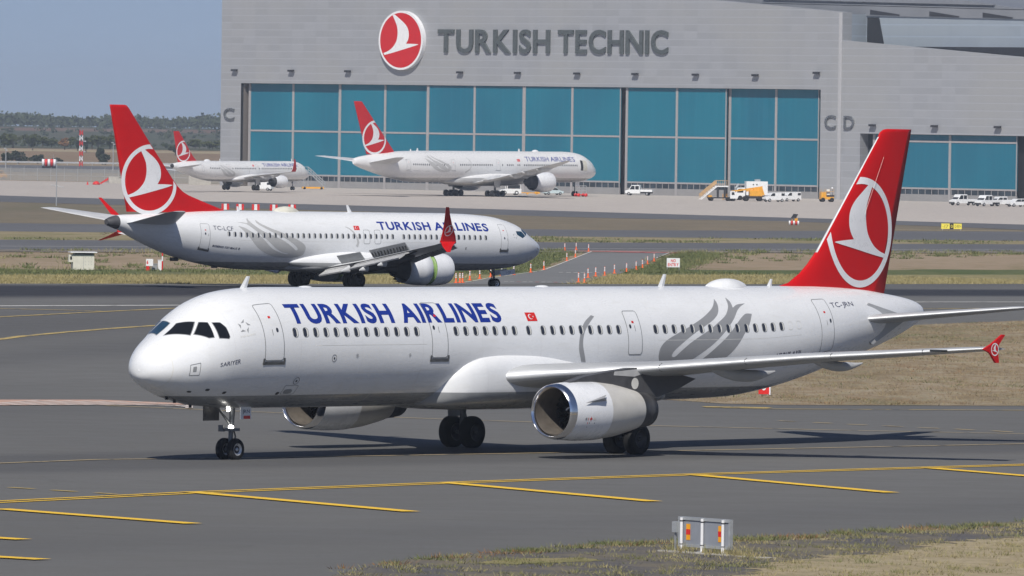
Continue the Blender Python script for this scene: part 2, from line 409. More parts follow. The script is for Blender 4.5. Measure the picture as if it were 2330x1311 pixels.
E1 = [(-95.26,1468.4),(-40.5,1382.7),(8.2,1313.3),(76.8,1189.)]
E2 = [(-87.2,1344.1),(-37.4,1276.8),(14.25,1204.7),(40.9,1186.6),(60.3,1146.9),(71.5,1106.6)]
E3 = [(-65.6,1012.),(12.2,1026.8),(69.9,1081.6)]; E4 = [(-59.5,917.4),(11.2,945.6),(62.3,964.4)]
E5 = [(-54.2,836.9),(10.5,886.6),(59.9,925.9)]; E6 = [(-50.7,782.8),(9.8,828.3),(56.1,866.9)]; E6b = [(-49.1,757.4),(9.7,815.4),(55.4,856.8)]
E8 = [(-35.,540.1),(0,583.2),(40.4,624.1)]
e1 = ext(E1, 400, 150); e2 = ext(E2, 300, 120); e3 = ext(E3, 120, 120); e4 = ext(E4, 120, 120); e5 = ext(E5, 120, 120); e6 = ext(E6, 120, 120); e6b = ext(E6b, 120, 120); e8 = ext(E8, 120, 120)
sheet('apron', [e1+[(700, 1100), (700, 1765), (100, 1790), (-60, 1746), (-80, 1753), (-115, 1768), (-500, 1900)]], .05, M['apron'])
sheet('far_taxiway', [e2+e1[::-1]], .06, M['asphalt_far'])
sheet('brown_grass_strip', [dense(e3, 6, .8, 2)+dense(e2, 8, .8, 3)[::-1]], .04, M['brown'])
sheet('second_taxiway', [e4+e3[::-1]], .05, M['asphalt_far'])
sheet('tan_grass_strip', [dense(e5, 5, .6, 4)+dense(e4, 5, .6, 5)[::-1]], .04, M['tangrass'])
sheet('third_taxiway', [e6b+e5[::-1]], .05, M['asphalt_far'])
# inside shoulder with its straw and green strips
g1 = shift(e8, 8.5); g2 = shift(e8, 38); g3 = shift(e8, 60)
sheet('straw_strip', [dense(e8, 2.5, .3, 6)+dense(g2, 4, 1.2, 7)[::-1]], .02, M['straw'])
sheet('green_strip', [dense(g2, 4, 1.2, 7)+dense(g3, 4, 2., 8)[::-1]], .02, M['greengrass'])
# all the pavement this side
near = ext(E8, 120, 120)
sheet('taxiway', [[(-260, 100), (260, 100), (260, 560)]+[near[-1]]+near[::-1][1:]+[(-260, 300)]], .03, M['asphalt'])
cl = [(-3.52,585.8),(-1.85,612.8),(-.05,633.4),(2.6,664.8),(4.16,704.2),(8.08,804.1)]; cr = [(16.17,808.4),(13.6,753.),(9.75,666.5),(7.05,624.2),(5.03,592.3)]
sheet('closed_taxiway', [[(-6.5, 572)]+cl+[(9., 820), (17.5, 822)]+cr+[(2.5, 586.5), (-2, 578)]], .045, M['asphalt_closed'])
sheet('closed_verge', [dense([(-1.2, 640), (2.2, 676), (6.5, 800), (3.5, 806), (-2, 740), (-4, 660)], 5, .4, 9)], .03, M['greengrass'])
sheet('closed_verge', [dense([(9.6, 655), (13.9, 745), (17., 806), (21, 812), (17.5, 742), (12.3, 660)], 5, .4, 10)], .03, M['greengrass'])
GR = [(4.5, 346), (6.86,344.2),(9.2,340),(11.75,339.4),(22.3,342.6),(60, 352),(60, 512),(30.5,471.2),(23.6,459.4),(18.3,448.5),(12.5,418.5),(8.4,379.6)]
sheet('grass_island', [dense(GR, 1.2, .16, 11)], .045, M['field'])
VG = [(-30, 120), (-6., 182), (-3.65,195.3),(-2.6,200.6),(-.15,205.6),(2.12,210.6),(4.54,213.8),(7.65,216.7),(11.06,222.7),(14.9,228.6),(40, 262),(60, 120)]
sheet('gravel_verge', [dense(VG, .6, .10, 12)], .045, M['verge'])
sheet('dry_grass_patch', [dense([(5.6,193.5),(6.3,199.),(8.05,205.),(9.6,206.5),(11.4,213.),(14.4,218.5),(30, 240),(40, 180),(8,180)], .3, .5, 13)], .055, M['drygrass'])
sheet('straw_patch', [dense([(-.9,199.2),(.4,201.8),(1.9,202.6),(2.5,201.2),(1.,199.6),(.2,198.6)], .35, .16, 14)], .055, M['straw'])

# painted lines
def line(name, pts, w, m, z=.05): return sheet(name, [strip(pts, w)], z, M[m])
LB = ext([(-16.95,262.9),(-13.97,267.4),(-7.78,271.9),(-2.45,276.5),(.78,279.4),(4.99,282.9),(13.16,290.6),(19.32,296.6)], 60, 60)
line('centre_line', LB, .28, 'yellow_pale')
LA = ext([(-16.71,327.),(-10.58,321.9),(-3.54,316.8),(.93,314.2),(5.71,312.),(11.4,310.2),(16.72,309),(20.04,308.4)], 0, 40)
line('lead_line', LA, .26, 'yellow_pale')
LC = [(-14.98,232.2),(-11.99,237.),(-9.81,240.6),(-2.22,250.9),(6.08,261.2),(14.27,270.4),(17.87,274.4)]
for d in (-.34, .34): line('edge_line', shift(ext(LC, 60, 60), d), .26, 'yellow_line')
TK = [(-9.79,241.2,-2.83,229.1),(-14.63,227.2,-8.75,219.3),(-18.3,214,-12.79,208.5),(-17.5,203,-11.65,197.9),(-2.02,251.2,4.37,238.7),(6.03,260.8,11.99,247.9),(14.27,270.,19.5,259)]
for x0, y0, x1, y1 in TK: line('hatching_bar', [(x0, y0), (x1, y1)], .62, 'yellow_line', .062)
DR = [(10.86,319.6),(11.55,318.9),(12.2,318.2),(12.9,317.5),(13.5,316.6),(14.26,316),(14.9,315.5),(15.6,314.6),(16.2,313.9),(17,313.3),(17.6,312.8),(18.3,311.9),(19.,311.4),(19.7,310.3)]
for a, b in zip(DR[::2], DR[1::2]): line('dash', [a, b], .30, 'yellow_pale')
for a, b in (((-15.37,242.9),(-14.56,242.1)),((-13.96,241.3),(-13.17,240.4)),((-12.52,239.7),(-11.91,238.9))): line('dash', [a, b], .30, 'yellow_worn')
line('island_line', [(9.,334.6),(11.06,333.9),(21.87,336.6),(50, 344)], .35, 'yellow_worn')
line('island_line', [(8.2,335.2),(9.4,335.4),(11.,335.)], 1.2, 'yellow_worn', .056)
line('side_stripe', [(-75, 442),(-30.6,473.2),(-20.4,480),(26.3,514.6),(33.7,520),(75, 550)], 1.1, 'white_line')
line('curve_line', [(-60, 380),(-29.2,451.1),(-27.06,456.2),(-24.,463.9),(-20.35,473),(-16.,478.6)], .5, 'yellow_worn')
line('curve_line', [(-45, 474),(-30.25,467.5),(-27.05,466.2),(-24.1,464.8)], .5, 'yellow_worn', .055)
line('curve_line', [(25.5,496.2),(32.5,501.3),(70, 528)], .6, 'yellow_worn')
line('curve_line', [(-34, 386),(-30.47,402.1),(-26.75,413.8),(-25.95,419),(-24.1,426.2),(-22.1,433),(-19.8,439.7),(-16.9,444.4),(-12, 450)], .6, 'yellow_worn')
HP = [(-22.2,332.),(-21.48,332.4),(-17.34,334.),(-13.69,331.),(-12.88,330.),(-13.67,329.3),(-16.28,328),(-20.97,325.4),(-22.2,324.8)]
sheet('hatched_area', [HP], .05, M['hatch_orange'])
for k in range(13):
    x0 = -22.+k*.72
    a, b = (x0, 325.+k*.30), (x0+2.2, 332.2-k*.05)
    b = (min(b[0], -13.2), b[1]-max(0, b[0]+15.4)*1.6); line('hatched_stripe', [a, b], .30, 'hatch_white', .062)
line('far_side_stripe', e6, .9, 'white_line', .065)
line('red_bar', [(8.12,808.4),(15.75,800.7)], 6., 'red_line', .075)
for k in range(7): t = .08+k*.135; line('white_dash', [(8.12+7.63*t,808.4-7.7*t),(8.12+7.63*(t+.05),808.4-7.7*(t+.05))], 3., 'white_line', .09)
line('kerb_line', shift(cl, .05), .16, 'white_line', .075); line('kerb_line', [(13.7,756),(16.2,808)], .16, 'white_line', .075)
for k in range(6): t = k/6; line('white_dash', [(3.87+3.6*t,653.6),(3.87+3.6*(t+.1),653.6)], 1.6, 'white_line', .075)
for k in range(9): t = k/9; line('white_dash', [(-.6+4.2*t,593.8),(-.6+4.2*(t+.07),593.8)], 1.2, ('white_line', 'red_line')[k % 3 == 2], .075)
sheet('rocky_edge', [dense(e6b, 3, .6, 15)+dense(shift(e6b, -13), 3, 1.6, 16)[::-1]], .06, M['rocks'])
for a, b, w in (((-45, 1258), (-20, 1247), 4.), ((-20, 1243), (20, 1205), 3.), ((22, 1200), (42, 1183), 3.), ((52, 1083), (70, 1088), 5.), ((-70, 1288), (-45, 1276), 3.)): line('gravel_streak', [a, b], w, 'drygrass', .055)

# ---------------------------------------------------------------- the bird emblem, in units of its ring radius (forward, up)
BIRD = [(-.39,.88),(-.206,.561),(-.152,.383),(-.147,.178),(-.208,-.053),(-.385,-.26),(-.582,-.377),(-.80,-.452),(-.74,-.515),(-.282,-.417),(.248,-.291),(.646,-.196),(.838,-.143),(.778,-.131),(.51,-.121),(.26,-.119),(.356,.031),(.385,.21),(.33,.415),(.176,.592),(-.044,.742),(-.29,.90)]
BIRD = smooth_loop(BIRD, (0, 7, 8, 12, 15, 21), 4)
def ring_loops(r0, r1, n=72): return [[(r*math.cos(2*math.pi*i/n), r*math.sin(2*math.pi*i/n)) for i in range(n)] for r in (r1, r0)]

# ---------------------------------------------------------------- hangar
def cladding(name, base, row=1.55, col=3.55, rib=.0):
    t = NT(name); x, y, z = t.xyz()
    fr = t.math('FRACT', t.math('DIVIDE', z, row)); fc = t.math('FRACT', t.math('DIVIDE', x, col))
    cellx = t.math('FLOOR', t.math('DIVIDE', x, col)); cellz = t.math('FLOOR', t.math('DIVIDE', z, row))
    cv = t.n('ShaderNodeCombineXYZ'); t.ln(cellx, cv.inputs[0]); t.ln(cellz, cv.inputs[2])
    wn_ = t.n('ShaderNodeTexWhiteNoise'); t.ln(cv.outputs[0], wn_.inputs['Vector'])
    c = t.mix(wn_.outputs['Value'], [v*.92 for v in base], [v*1.06 for v in base])
    big = t.noise(.05, 3, .5); c = t.mix(t.mr(big, .35, .65), c, [base[0]*1.04, base[1]*1.02, base[2]*.97])
    stn = t.noise(.5, 3, .6, (1, 1, .06), 2); c = t.mix(t.mr(stn, .5, .8, 0, .25), c, [v*.82 for v in base])
    c = t.mix(t.mr(fr, .78, .86, 0, .6), c, [min(1, v*1.22) for v in base]); c = t.mix(t.mr(fr, .955, .975, 0, .5), c, [v*.66 for v in base])
    c = t.mix(t.mr(t.math('ABSOLUTE', t.math('SUBTRACT', fc, .5)), .482, .492, 0, .3), c, [v*.8 for v in base])
    return t.done(c, .5, .25, .4)
M['clad'] = cladding('hangar_cladding', (.36, .37, .39))
M['clad_blue'] = cladding('hangar_blue_cladding', (.33, .38, .44), 2.4, 2.6)
M['roofmetal'] = pm('hangar_roof', (.26, .27, .29), .5, .3, var=.12, scale=.1)
M['fascia'] = pm('hangar_fascia', (.42, .42, .43), .5, var=.1)
def teal():
    t = NT('hangar_door_teal'); x, y, z = t.xyz(); f = t.math('FRACT', t.math('DIVIDE', x, .55)); b = t.noise(.06, 3, .5, (1, 1, .5)); s = t.noise(1.2, 2, .5, (1, 1, .02), 4)
    c = t.mix(t.mr(b, .35, .65), (.002, .125, .195), (.003, .155, .225)); c = t.mix(t.mr(f, .0, .3, .3, 0), c, (.002, .105, .18)); c = t.mix(t.mr(s, .45, .7, 0, .3), c, (.012, .185, .28))
    return t.done(c, .42, 0, .5)
M['teal'] = teal()
M['post'] = pm('hangar_post', (.34, .325, .325), .6, var=.1)
M['dado'] = pm('hangar_dado', (.27, .265, .265), .7, var=.08, scale=.5)
M['jamb'] = pm('hangar_jamb_brown', (.19, .165, .15), .7, var=.1)
M['letter'] = pm('sign_letter_metal', (.13, .145, .14), .3, .5, var=.1, scale=.6)
M['steelletter'] = pm('steel_letter', (.33, .34, .34), .2, .9, var=.2, scale=1.2)
M['stripglass'] = pm('hangar_strip_glass', (.035, .05, .065), .15, var=.6, scale=.35)

HG = -5.43
hang = empty('hangar', (0, 1665, HG), R(-41), 'huge grey clad maintenance hangar with tall teal sliding doors and a red bird disc', 'hangar')
def hz(z): return z-HG
def hbox(name, m, a0, a1, b0, b1, z0, z1, parent=hang): return MB().box(a0, a1, b0, b1, hz(z0), hz(z1)).build(name, m, parent)
def front(poly, b0, b1): return MB().prism([(a, hz(z)) for a, z in poly], 'y', b0, b1)
w = front([(-84.6, HG), (-78.67, HG), (-78.67, 16.92), (82.54, 16.92), (82.54, HG), (88., HG), (88., 32.66), (60, 34.65), (-20, 40.2), (-84.6, 36.8)], 0, 3.)
w.build('front_wall', 'clad', hang)
front([(88., HG), (92.9, HG), (92.9, 8.1), (190, 8.1), (190, 19.95), (88., 26.9)], .06, 3.).build('side_bay_wall', 'clad', hang)
w = MB().box(87.9, 88., 3., 8., hz(20), hz(32.4)).box(88., 190, 7.9, 9., hz(16), hz(32.0)); w.build('recessed_wall', 'clad_blue', hang)
hbox('gutter_shade', 'dark', 88.05, 190, 7.7, 7.88, 22, 25.85)  # dark strip standing in for the shade along the foot of the recessed wall
front([(88.2, 25.), (88.2, 31.75), (91.2, 31.75), (92.9, 25.)], 7.75, 7.88).build('dark_panel', 'black', hang)  # black trapezoid panel at the inner corner of the recessed wall
front([(-84.5, HG), (190, HG), (190, 25), (150, 30.2), (126, 33.6), (115, 35.0), (100, 36.3), (52, 37.5), (-20, 39.9), (-84.5, 36.5)], 9.01, 110).build('roof', 'roofmetal', hang)
w = front([(60, 34.6), (140, 33.1), (140, 31.3), (60, 32.5)], 7.62, 9.2)
w.prism([(a, hz(z)) for a, z in [(60, 34.9), (128, 33.65), (128, 33.45), (60, 34.7)]], 'y', 7.5, 9.3); w.prism([(a, hz(z)) for a, z in [(60, 35.6), (120, 34.5), (120, 34.3), (60, 35.4)]], 'y', 8.1, 9.4); w.build('roof_fascia', 'roofmetal', hang)
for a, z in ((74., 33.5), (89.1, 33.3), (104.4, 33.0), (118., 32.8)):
    front([(a, z), (a, z-.95), (a+7.6, z-1.15), (a+7.6, z-.95)], 7.5, 7.6).build('eave_shade', 'dark', hang)  # thin dark wedges drawn in place of the shadows at the eave
# door recess
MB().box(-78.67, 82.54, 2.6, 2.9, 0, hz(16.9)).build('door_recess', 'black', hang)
MB().box(-78.66, -78.5, .02, .62, 0, hz(16.9)).build('jamb_slot', 'black', hang); MB().box(-78.66, -78.5, .63, 2.55, 0, hz(16.2)).build('jamb_column', 'jamb', hang)
MB().box(87.1, 87.95, -.05, -.005, 0, hz(32.6)).build('corner_strip', 'fascia', hang)
LEAF = [(-76.28, -63.2, -49.8, 1.5), (-49.8, -36.5, -24.5, 1.05), (-24.5, -11.1, 2.5, .45), (2.6, 16.1, 29.3, .38), (30.8, 44.6, 57.8, .68), (58.6, 71.1, 82.3, 1.5)]
def leaf(a0, am, a1, b, ztop, parent=hang):
    s = .87*b; a0 -= s; am -= s; a1 -= s
    lf = hbox('door_leaf', 'teal', a0, a1, b, b+.3, -2.95, ztop, parent)
    for a, wd in ((a0+.26, .30), (am, .28), (a1-.05, .10)): MB().box(a-wd, a+wd, b-.14, b+.02, 0, hz(ztop)).build('door_post', 'post', lf)
    MB().box(a0+.1, a1-.1, b-.10, b+.02, hz(6.5), hz(6.88)).build('mid_rail', 'post', lf)
    MB().box(a0+.05, a1-.05, b-.06, b+.25, hz(-2.95), hz(-2.6)).build('bottom_rail', 'post', lf)
    w = MB().box(a0, a1, b+.05, b+.2, hz(-3.95), hz(-2.96), 0); k = a0
    while k < a1: w.box(k-.06, k+.06, b, b+.04, hz(-3.95), hz(-2.96), 1); k += 1.68
    w.build('window_strip', ['stripglass', 'post'], lf)
    MB().box(a0, a1, b-.02, b+.28, 0, hz(-3.955)).build('kick_plate', 'dado', lf)
for L_ in LEAF: leaf(*L_, 16.85)
leaf(96.5, 116.2, 133.1, 1.2, 8.0); leaf(137, 150, 164, .8, 8.)
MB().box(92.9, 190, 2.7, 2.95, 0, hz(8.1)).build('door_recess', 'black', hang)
# lettering, disc, letters, lamps
def flat_text(body, bold, a0, a1, z0, z1, b0, b1, name, m, parent):
    v, f = textmesh(body, bold, .1)
    MB().add([(a0+(a1-a0)*p[0], b1+(b0-b1)*p[2], hz(z0+(z1-z0)*p[1])) for p in v], f).build(name, m, parent)
flat_text('TURKISH', .02, -21.5, 9.8, 23.8, 28.85, -.45, -.02, 'sign_lettering', 'letter', hang)
flat_text('TECHNIC', .02, 12.1, 42.05, 23.8, 28.85, -.45, -.02, 'sign_lettering', 'letter', hang)
flat_text('C', .0, -83.45, -80.4, 8.85, 11.5, -.4, -.02, 'bay_letter', 'steelletter', hang)
flat_text('C', .0, 83.9, 86.7, 8.95, 11.75, -.4, -.02, 'bay_letter', 'steelletter', hang)
flat_text('D', .0, 88.85, 91.45, 8.95, 11.65, -.36, .04, 'bay_letter', 'steelletter', hang)
disc = MB().lathe([(-1.1, 0.), (-1.1, 6.3), (-.02, 6.3)], (-31.4, 0, hz(26.4)), 'y', 72, smooth=False).build('emblem_disc', 'logo_white', hang)
vs, fs = polytris([[(5.85*math.cos(i*math.pi/36), 5.85*math.sin(i*math.pi/36)) for i in range(72)]])
MB().add([(-31.4+u, -1.115, hz(26.4)+v) for u, v in vs], fs).build('emblem_field', 'red', disc)
vs, fs = polytris([BIRD]); MB().add([(-31.4+u*6.1, -1.13, hz(26.4)+v*6.1) for u, v in vs], fs).build('emblem_bird', 'logo_white', disc)
for a, z in [(-80.2,19.7),(-63.5,19.7),(-47,19.7),(-15,19.7),(1.2,19.7),(17.6,19.7),(33.5,19.7),(49.8,19.7),(65.7,19.7),(81.8,20.3),(96.5,9.8),(112.4,9.8),(128.4,9.8)]:
    MB().box(a-.75, a+.75, -.9, -.3, hz(z-.22), hz(z+.22)).box(a-.1, a+.1, -.3, 0, hz(z-.08), hz(z+.08)).build('flood_lamp', 'dark', hang)

# ---------------------------------------------------------------- aircraft: x runs aft from the nose, y to starboard, z up from the ground
def pchip(x, y, xs):
    h = np.diff(x); dl = np.diff(y)/h; n = len(x); d = np.zeros(n)
    for k in range(1, n-1):
        if dl[k-1]*dl[k] > 0:
            w1 = 2*h[k]+h[k-1]; w2 = h[k]+2*h[k-1]; d[k] = (w1+w2)/(w1/dl[k-1]+w2/dl[k])
    d[0] = dl[0]; d[-1] = dl[-1]; i = np.clip(np.searchsorted(x, xs)-1, 0, n-2); t = (xs-x[i])/h[i]
    return y[i]*(1+2*t)*(1-t)**2+h[i]*d[i]*t*(1-t)**2+y[i+1]*t*t*(3-2*t)+h[i]*d[i+1]*t*t*(t-1)
class Fus:
    def __init__(s, tab):
        t = np.array(tab, float); x0, x1 = t[0, 0], t[-1, 0]
        xs = np.unique(np.r_[np.linspace(x0, x1, 260), x0+(np.linspace(0, 1, 70)**2)*7, x1-(np.linspace(0, 1, 40)**2)*4])
        s.x = xs; s.c = [pchip(t[:, 0], t[:, k], xs) for k in (1, 2, 3, 4)]
    def at(s, x): return [float(np.interp(x, s.x, c)) for c in s.c]
    def pt(s, x, th, side, off=0.):
        zt, zb, w, zc = s.at(x); a = math.radians(th); sn, cs = math.sin(a), math.cos(a); h = (zt-zc) if sn > 0 else (zc-zb)
        ny, nz = cs/w, sn/h; l = math.hypot(ny, nz)
        return (x, side*(w*cs+off*ny/l), zc+h*sn+off*nz/l)
    def rings(s, lo, hi, n=88):
        xs = [x for x in s.x if lo < x < hi]; xs = [max(lo, s.x[0])]+xs+[min(hi, s.x[-1])]
        return [[s.pt(x, 360*i/n, 1) for i in range(n)] for x in xs]
    def arc(s, x): zt, zb, w, zc = s.at(x); return math.degrees(1/(zt-zc))     # degrees per metre round the hull

def naca(q): return 10*(.2969*math.sqrt(q)-.126*q-.3516*q*q+.2843*q**3-.1036*q**4)
QS = [0, .004, .012, .03, .06, .1, .16, .24, .34, .46, .6, .75, .88, 1.]
def wing_mesh(secs, side, le=.05, mats=2):
    # secs = [(y, x_le, chord, z, thickness, droop at the trailing edge)]
    mb = MB(); nq = len(QS); rings = []
    for y, x, c, z, T, dr in secs:
        top = [(x+c*q, side*y, z+T/2*naca(q)*1.1-dr*q*q) for q in QS]; bot = [(x+c*q, side*y, z-T/2*naca(q)*.9-dr*q*q) for q in QS]
        rings.append(top+bot[::-1][1:-1])
    mb.loft(rings, 0, caps=(True, True)); m = len(rings[0]); kq = [k for k, q in enumerate(QS) if q <= le][-1]
    if mats == 2:
        for fi, f in enumerate(mb.f):
            if len(f) == 4 and fi < (len(secs)-1)*m:
                i = fi % m
                if i < kq or i >= m-kq: mb.mi[fi] = 1
    return mb
def interp_secs(secs, n):
    ys = np.array([q[0] for q in secs], float); out = []
    for y in sorted(set(list(np.linspace(ys[0], ys[-1], n))+list(ys))): out.append((float(y),)+tuple(float(np.interp(y, ys, [q[k] for q in secs])) for k in range(1, 6)))
    return out

class Fin:
    def __init__(s, LE, TE, T0, T1): s.LE = np.array(LE, float); s.TE = np.array(TE, float); s.T = (T0, T1); s.z0, s.z1 = s.LE[0, 1], s.LE[-1, 1]
    def span(s, z): return float(np.interp(z, s.LE[:, 1], s.LE[:, 0])), float(np.interp(z, s.TE[:, 1], s.TE[:, 0]))
    def half(s, x, z):
        a, b = s.span(z); q = min(1, max(0, (x-a)/(b-a))); T = np.interp(z, [s.z0, s.z1], s.T); return T/2*naca(q)
    def mesh(s):
        zs = sorted(set(list(s.LE[:, 1])+list(np.linspace(s.z0, s.z1, 30)))); rings = []
        for k, z in enumerate(zs):
            a, b = s.span(z); sh = 1. if k < len(zs)-1 else .55
            l = [(a+(b-a)*q, -s.half(a+(b-a)*q, z)*sh, z) for q in QS]; rings.append(l+[(x, -y, z_) for x, y, z_ in l[::-1][1:-1]])
        return MB().loft(rings, 0, caps=(True, True)), rings, zs
    def decal(s, loops, m, name, parent, side, off=.012, clips=()):
        vs, fs = polytris(loops); vs, fs = cut2d(vs, fs, .22, .3, clips)
        MB().add([(x, side*(s.half(x, z)+off), z) for x, z in vs], fs, smooth=True).build(name, m, parent)

def rrect(x0, x1, t0, t1, rx, rt, n=5):
    out = []
    for cx, ct, a0 in ((x1-rx, t1-rt, 0), (x0+rx, t1-rt, 90), (x0+rx, t0+rt, 180), (x1-rx, t0+rt, 270)):
        for i in range(n+1): a = math.radians(a0+90*i/n); out.append((cx+rx*math.cos(a), ct+rt*math.sin(a)))
    return out

class Plane:
    def __init__(s, root, fus, side): s.root, s.fus, s.side = root, fus, side
    def decal(s, name, items, mats, parent=None, off=.006, dx=None, dth=4., step=.002):
        # items = [(loops in (x, degrees), material slot)]
        mb = MB()
        for k, (loops, mi) in enumerate(items):
            vs, fs = polytris(loops); vs, fs = cut2d(vs, fs, dx, dth)
            mb.add([s.fus.pt(x, th, s.side, off+step*k) for x, th in vs], fs, mi, True)
        return mb.build(name, mats, parent or s.root)
    def text(s, body, x0, x1, t0, t1, m, name='lettering', bold=.02, slant=0., parent=None, dx=None, off=.007):
        v, f = textmesh(body, bold); vs = [(x0+(x1-x0)*(p[0]+slant*p[1]), t0+(t1-t0)*p[1]) for p in v]; vs, fs = cut2d(vs, f, dx, 4.)
        return MB().add([s.fus.pt(x, th, s.side, off) for x, th in vs], fs, 0, True).build(name, m, parent or s.root)
    def door(s, x0, x1, t0, t1, paint, win=None, sill=True, lw=.035):
        k = s.fus.arc((x0+x1)/2); r = .13
        o = s.decal('door', [([rrect(x0, x1, t0, t1, r, r*k)], 0), ([rrect(x0, x1, t0, t1, r, r*k), rrect(x0+lw, x1-lw, t0+lw*k, t1-lw*k, r-lw, (r-lw)*k)], 1)], [paint, 'line'], dx=.5, off=.005)
        if win: s.decal('door_window', [([rrect(win[0]-.06, win[0]+.06, win[1]-.08*k, win[1]+.08*k, .055, .075*k)], 0)], 'pane', o, .011)
        if win:
            s.decal('door_handle', [([rrect(win[0]-.32*s.side*0+.25*(1 if (x0+x1)/2 > win[0] else -1)-.015, win[0]+.25*(1 if (x0+x1)/2 > win[0] else -1)+.015, win[1]-5, win[1]+1, .01, .3)], 0)], 'line', o, .011)
            s.decal('door_marking', [([rrect((x0+x1)/2-.06, (x0+x1)/2+.06, t1-.28*(t1-t0)-1.2, t1-.28*(t1-t0)+1.2, .01, .2)], 0)], 'rred', o, .011)
        if sill: s.decal('door_sill', [([rrect(x0-.07, x1+.07, t0-.13*k, t0-.01*k, .05, .04*k)], 0), ([rrect(x0-.07, x0+.02, t0-.13*k, t0+.10*k, .03, .03*k)], 0), ([rrect(x1-.02, x1+.07, t0-.13*k, t0+.10*k, .03, .03*k)], 0)], 'steel', o, .016)
        return o
    def windows(s, xs, th, w=.29, h=.35, split=True):
        # one window of frame and pane; the rest on the straight hull are copies of it
        xm = min(xs, key=lambda x: abs(x-(s.fus.x[0]*.6+s.fus.x[-1]*.4))); base = s.fus.at(xm); k = s.fus.arc(xm); a = h/2*k; r = w*.46
        def make(x):
            f = s.decal('window', [([rrect(x-w/2, x+w/2, th-a, th+a, r, a*.62)], 0), ([rrect(x-w/2+.026, x+w/2-.026, th-a*.88, th+a*.88, r*.88, a*.55)], 1)], ['line' if split else 'pane', 'reveal' if split else 'pane'], off=.006)
            p = s.decal('pane', [([rrect(x-w/2+.026, x+w*.16, th-a*.88, th+a*.88, r*.62, a*.48)], 0)], 'pane', f, .011) if split else None  # pale aft crescent left beside the pane paints its sunlit reveal
            return f, p
        f0, p0 = make(xm)
        for x in xs:
            if x == xm: continue
            if max(abs(p-q) for p, q in zip(s.fus.at(x), base)) > .006: make(x); continue
            c = f0.copy(); C.objects.link(c); c.parent = s.root; c.location.x = x-xm
            if p0: d = p0.copy(); C.objects.link(d); d.parent = c

def wheel(parent, x, y, r, w, name='wheel', hub=None):
    hub = hub or ('hub' if r < .5 else 'hub_shaded')
    o = MB().lathe([(-w/2, r*.55), (-w/2, r*.84), (-w*.40, r*.95), (-w*.22, r), (w*.22, r), (w*.40, r*.95), (w/2, r*.84), (w/2, r*.55)], (x, y, r), 'y', 36).build(name, 'rubber', parent)
    hb = MB()
    for sg in (-1, 1):
        hb.lathe([(sg*w*.5, r*.55), (sg*w*.42, r*.50), (sg*w*.30, r*.36)], (x, y, r), 'y', 24, 0).lathe([(sg*w*.30, r*.36), (sg*w*.30, r*.16)], (x, y, r), 'y', 24, 1).lathe([(sg*w*.30, r*.16), (sg*w*.46, r*.13), (sg*w*.46, .0)], (x, y, r), 'y', 16, 0)
    hb.build('hub', [hub, 'dark'], o); return o

def engine(root, x0, y, zc, outer, lip, inner, fan_x, fan_r, split=None, aft=None, nozzle=None, core=None, n=56, blades=22, chevron=0, gap=None):
    # outer and inner are (x from the highlight, radius); lip = how many outer points are bare metal
    mats = ['cowl', 'lip', 'cowl_b']; nac = MB(); org = (x0, y, zc)
    nac.lathe(outer[:lip], org, n=n, mi=1)
    if split: nac.lathe(outer[lip-1:split], org, n=n, mi=0); nac.lathe(outer[split-1:], org, n=n, mi=2)
    else: nac.lathe(outer[lip-1:], org, n=n, mi=0)
    nac.lathe(inner[:3], org, n=n, mi=1)
    eng = nac.build('engine', mats, root)
    MB().lathe(inner[2:], org, n=n).build('intake_liner', 'liner', eng)
    fb = MB().lathe([(fan_x+.16, 0), (fan_x+.16, fan_r)], org, n=n)
    for i in range(blades):
        a = 2*math.pi*i/blades; vs = []
        for r, tw in ((fan_r*.28, .5), (fan_r*.65, .9), (fan_r*.985, 1.15)):
            for q in (-1, 1):
                aa = a+q*.115*(.55 if r < fan_r*.5 else 1)*math.sin(tw)*.9; vs.append((x0+fan_x+q*.09*math.cos(tw), y+r*math.cos(aa), zc+r*math.sin(aa)))
        fb.add(vs, [(0, 1, 3, 2), (2, 3, 5, 4)], 1)
    fb.build('fan', ['black', 'fan'], eng)
    sp = MB().lathe([(fan_x-.42, 0), (fan_x-.36, fan_r*.07), (fan_x-.2, fan_r*.19), (fan_x+.05, fan_r*.29)], org, n=24)
    sp.build('spinner', 'dark', eng)
    MB().add([(x0+fan_x-.34+.02*abs(i), y+fan_r*.09*math.cos(.5*i+.3), zc+fan_r*(.09+.012*i)*math.sin(.5*i+.3)) for i in range(5)]+[(x0+fan_x-.36+.02*abs(i), y+fan_r*.15*math.cos(.5*i+.3), zc+fan_r*(.15+.012*i)*math.sin(.5*i+.3)) for i in range(5)], [(i, i+1, 6+i, 5+i) for i in range(4)]).build('spinner_spiral', 'logo_white', eng)
    if nozzle: MB().lathe(nozzle, org, n=n).build('exhaust_nozzle', 'pylon', eng)
    if core: MB().lathe(core, org, n=n).build('exhaust_core', 'dark', eng)
    if chevron:
        xe, re, L, r2 = chevron; k = 18; vs = []; fs = []
        for i in range(k):
            a0, a1 = 2*math.pi*i/k, 2*math.pi*(i+1)/k; am = (a0+a1)/2
            for a, dx, r in ((a0, 0, re), (a1, 0, re), (am, L, r2), (a0, 0, re-.02), (a1, 0, re-.02), (am, L, r2-.02)): vs.append((x0+xe+dx, y+r*math.cos(a), zc+r*math.sin(a)))
            b = i*6; fs += [(b, b+1, b+2), (b+3, b+5, b+4), (b, b+2, b+5, b+3), (b+1, b+4, b+5, b+2)]
        MB().add(vs, fs).build('chevrons', 'cowl', eng)
    return eng

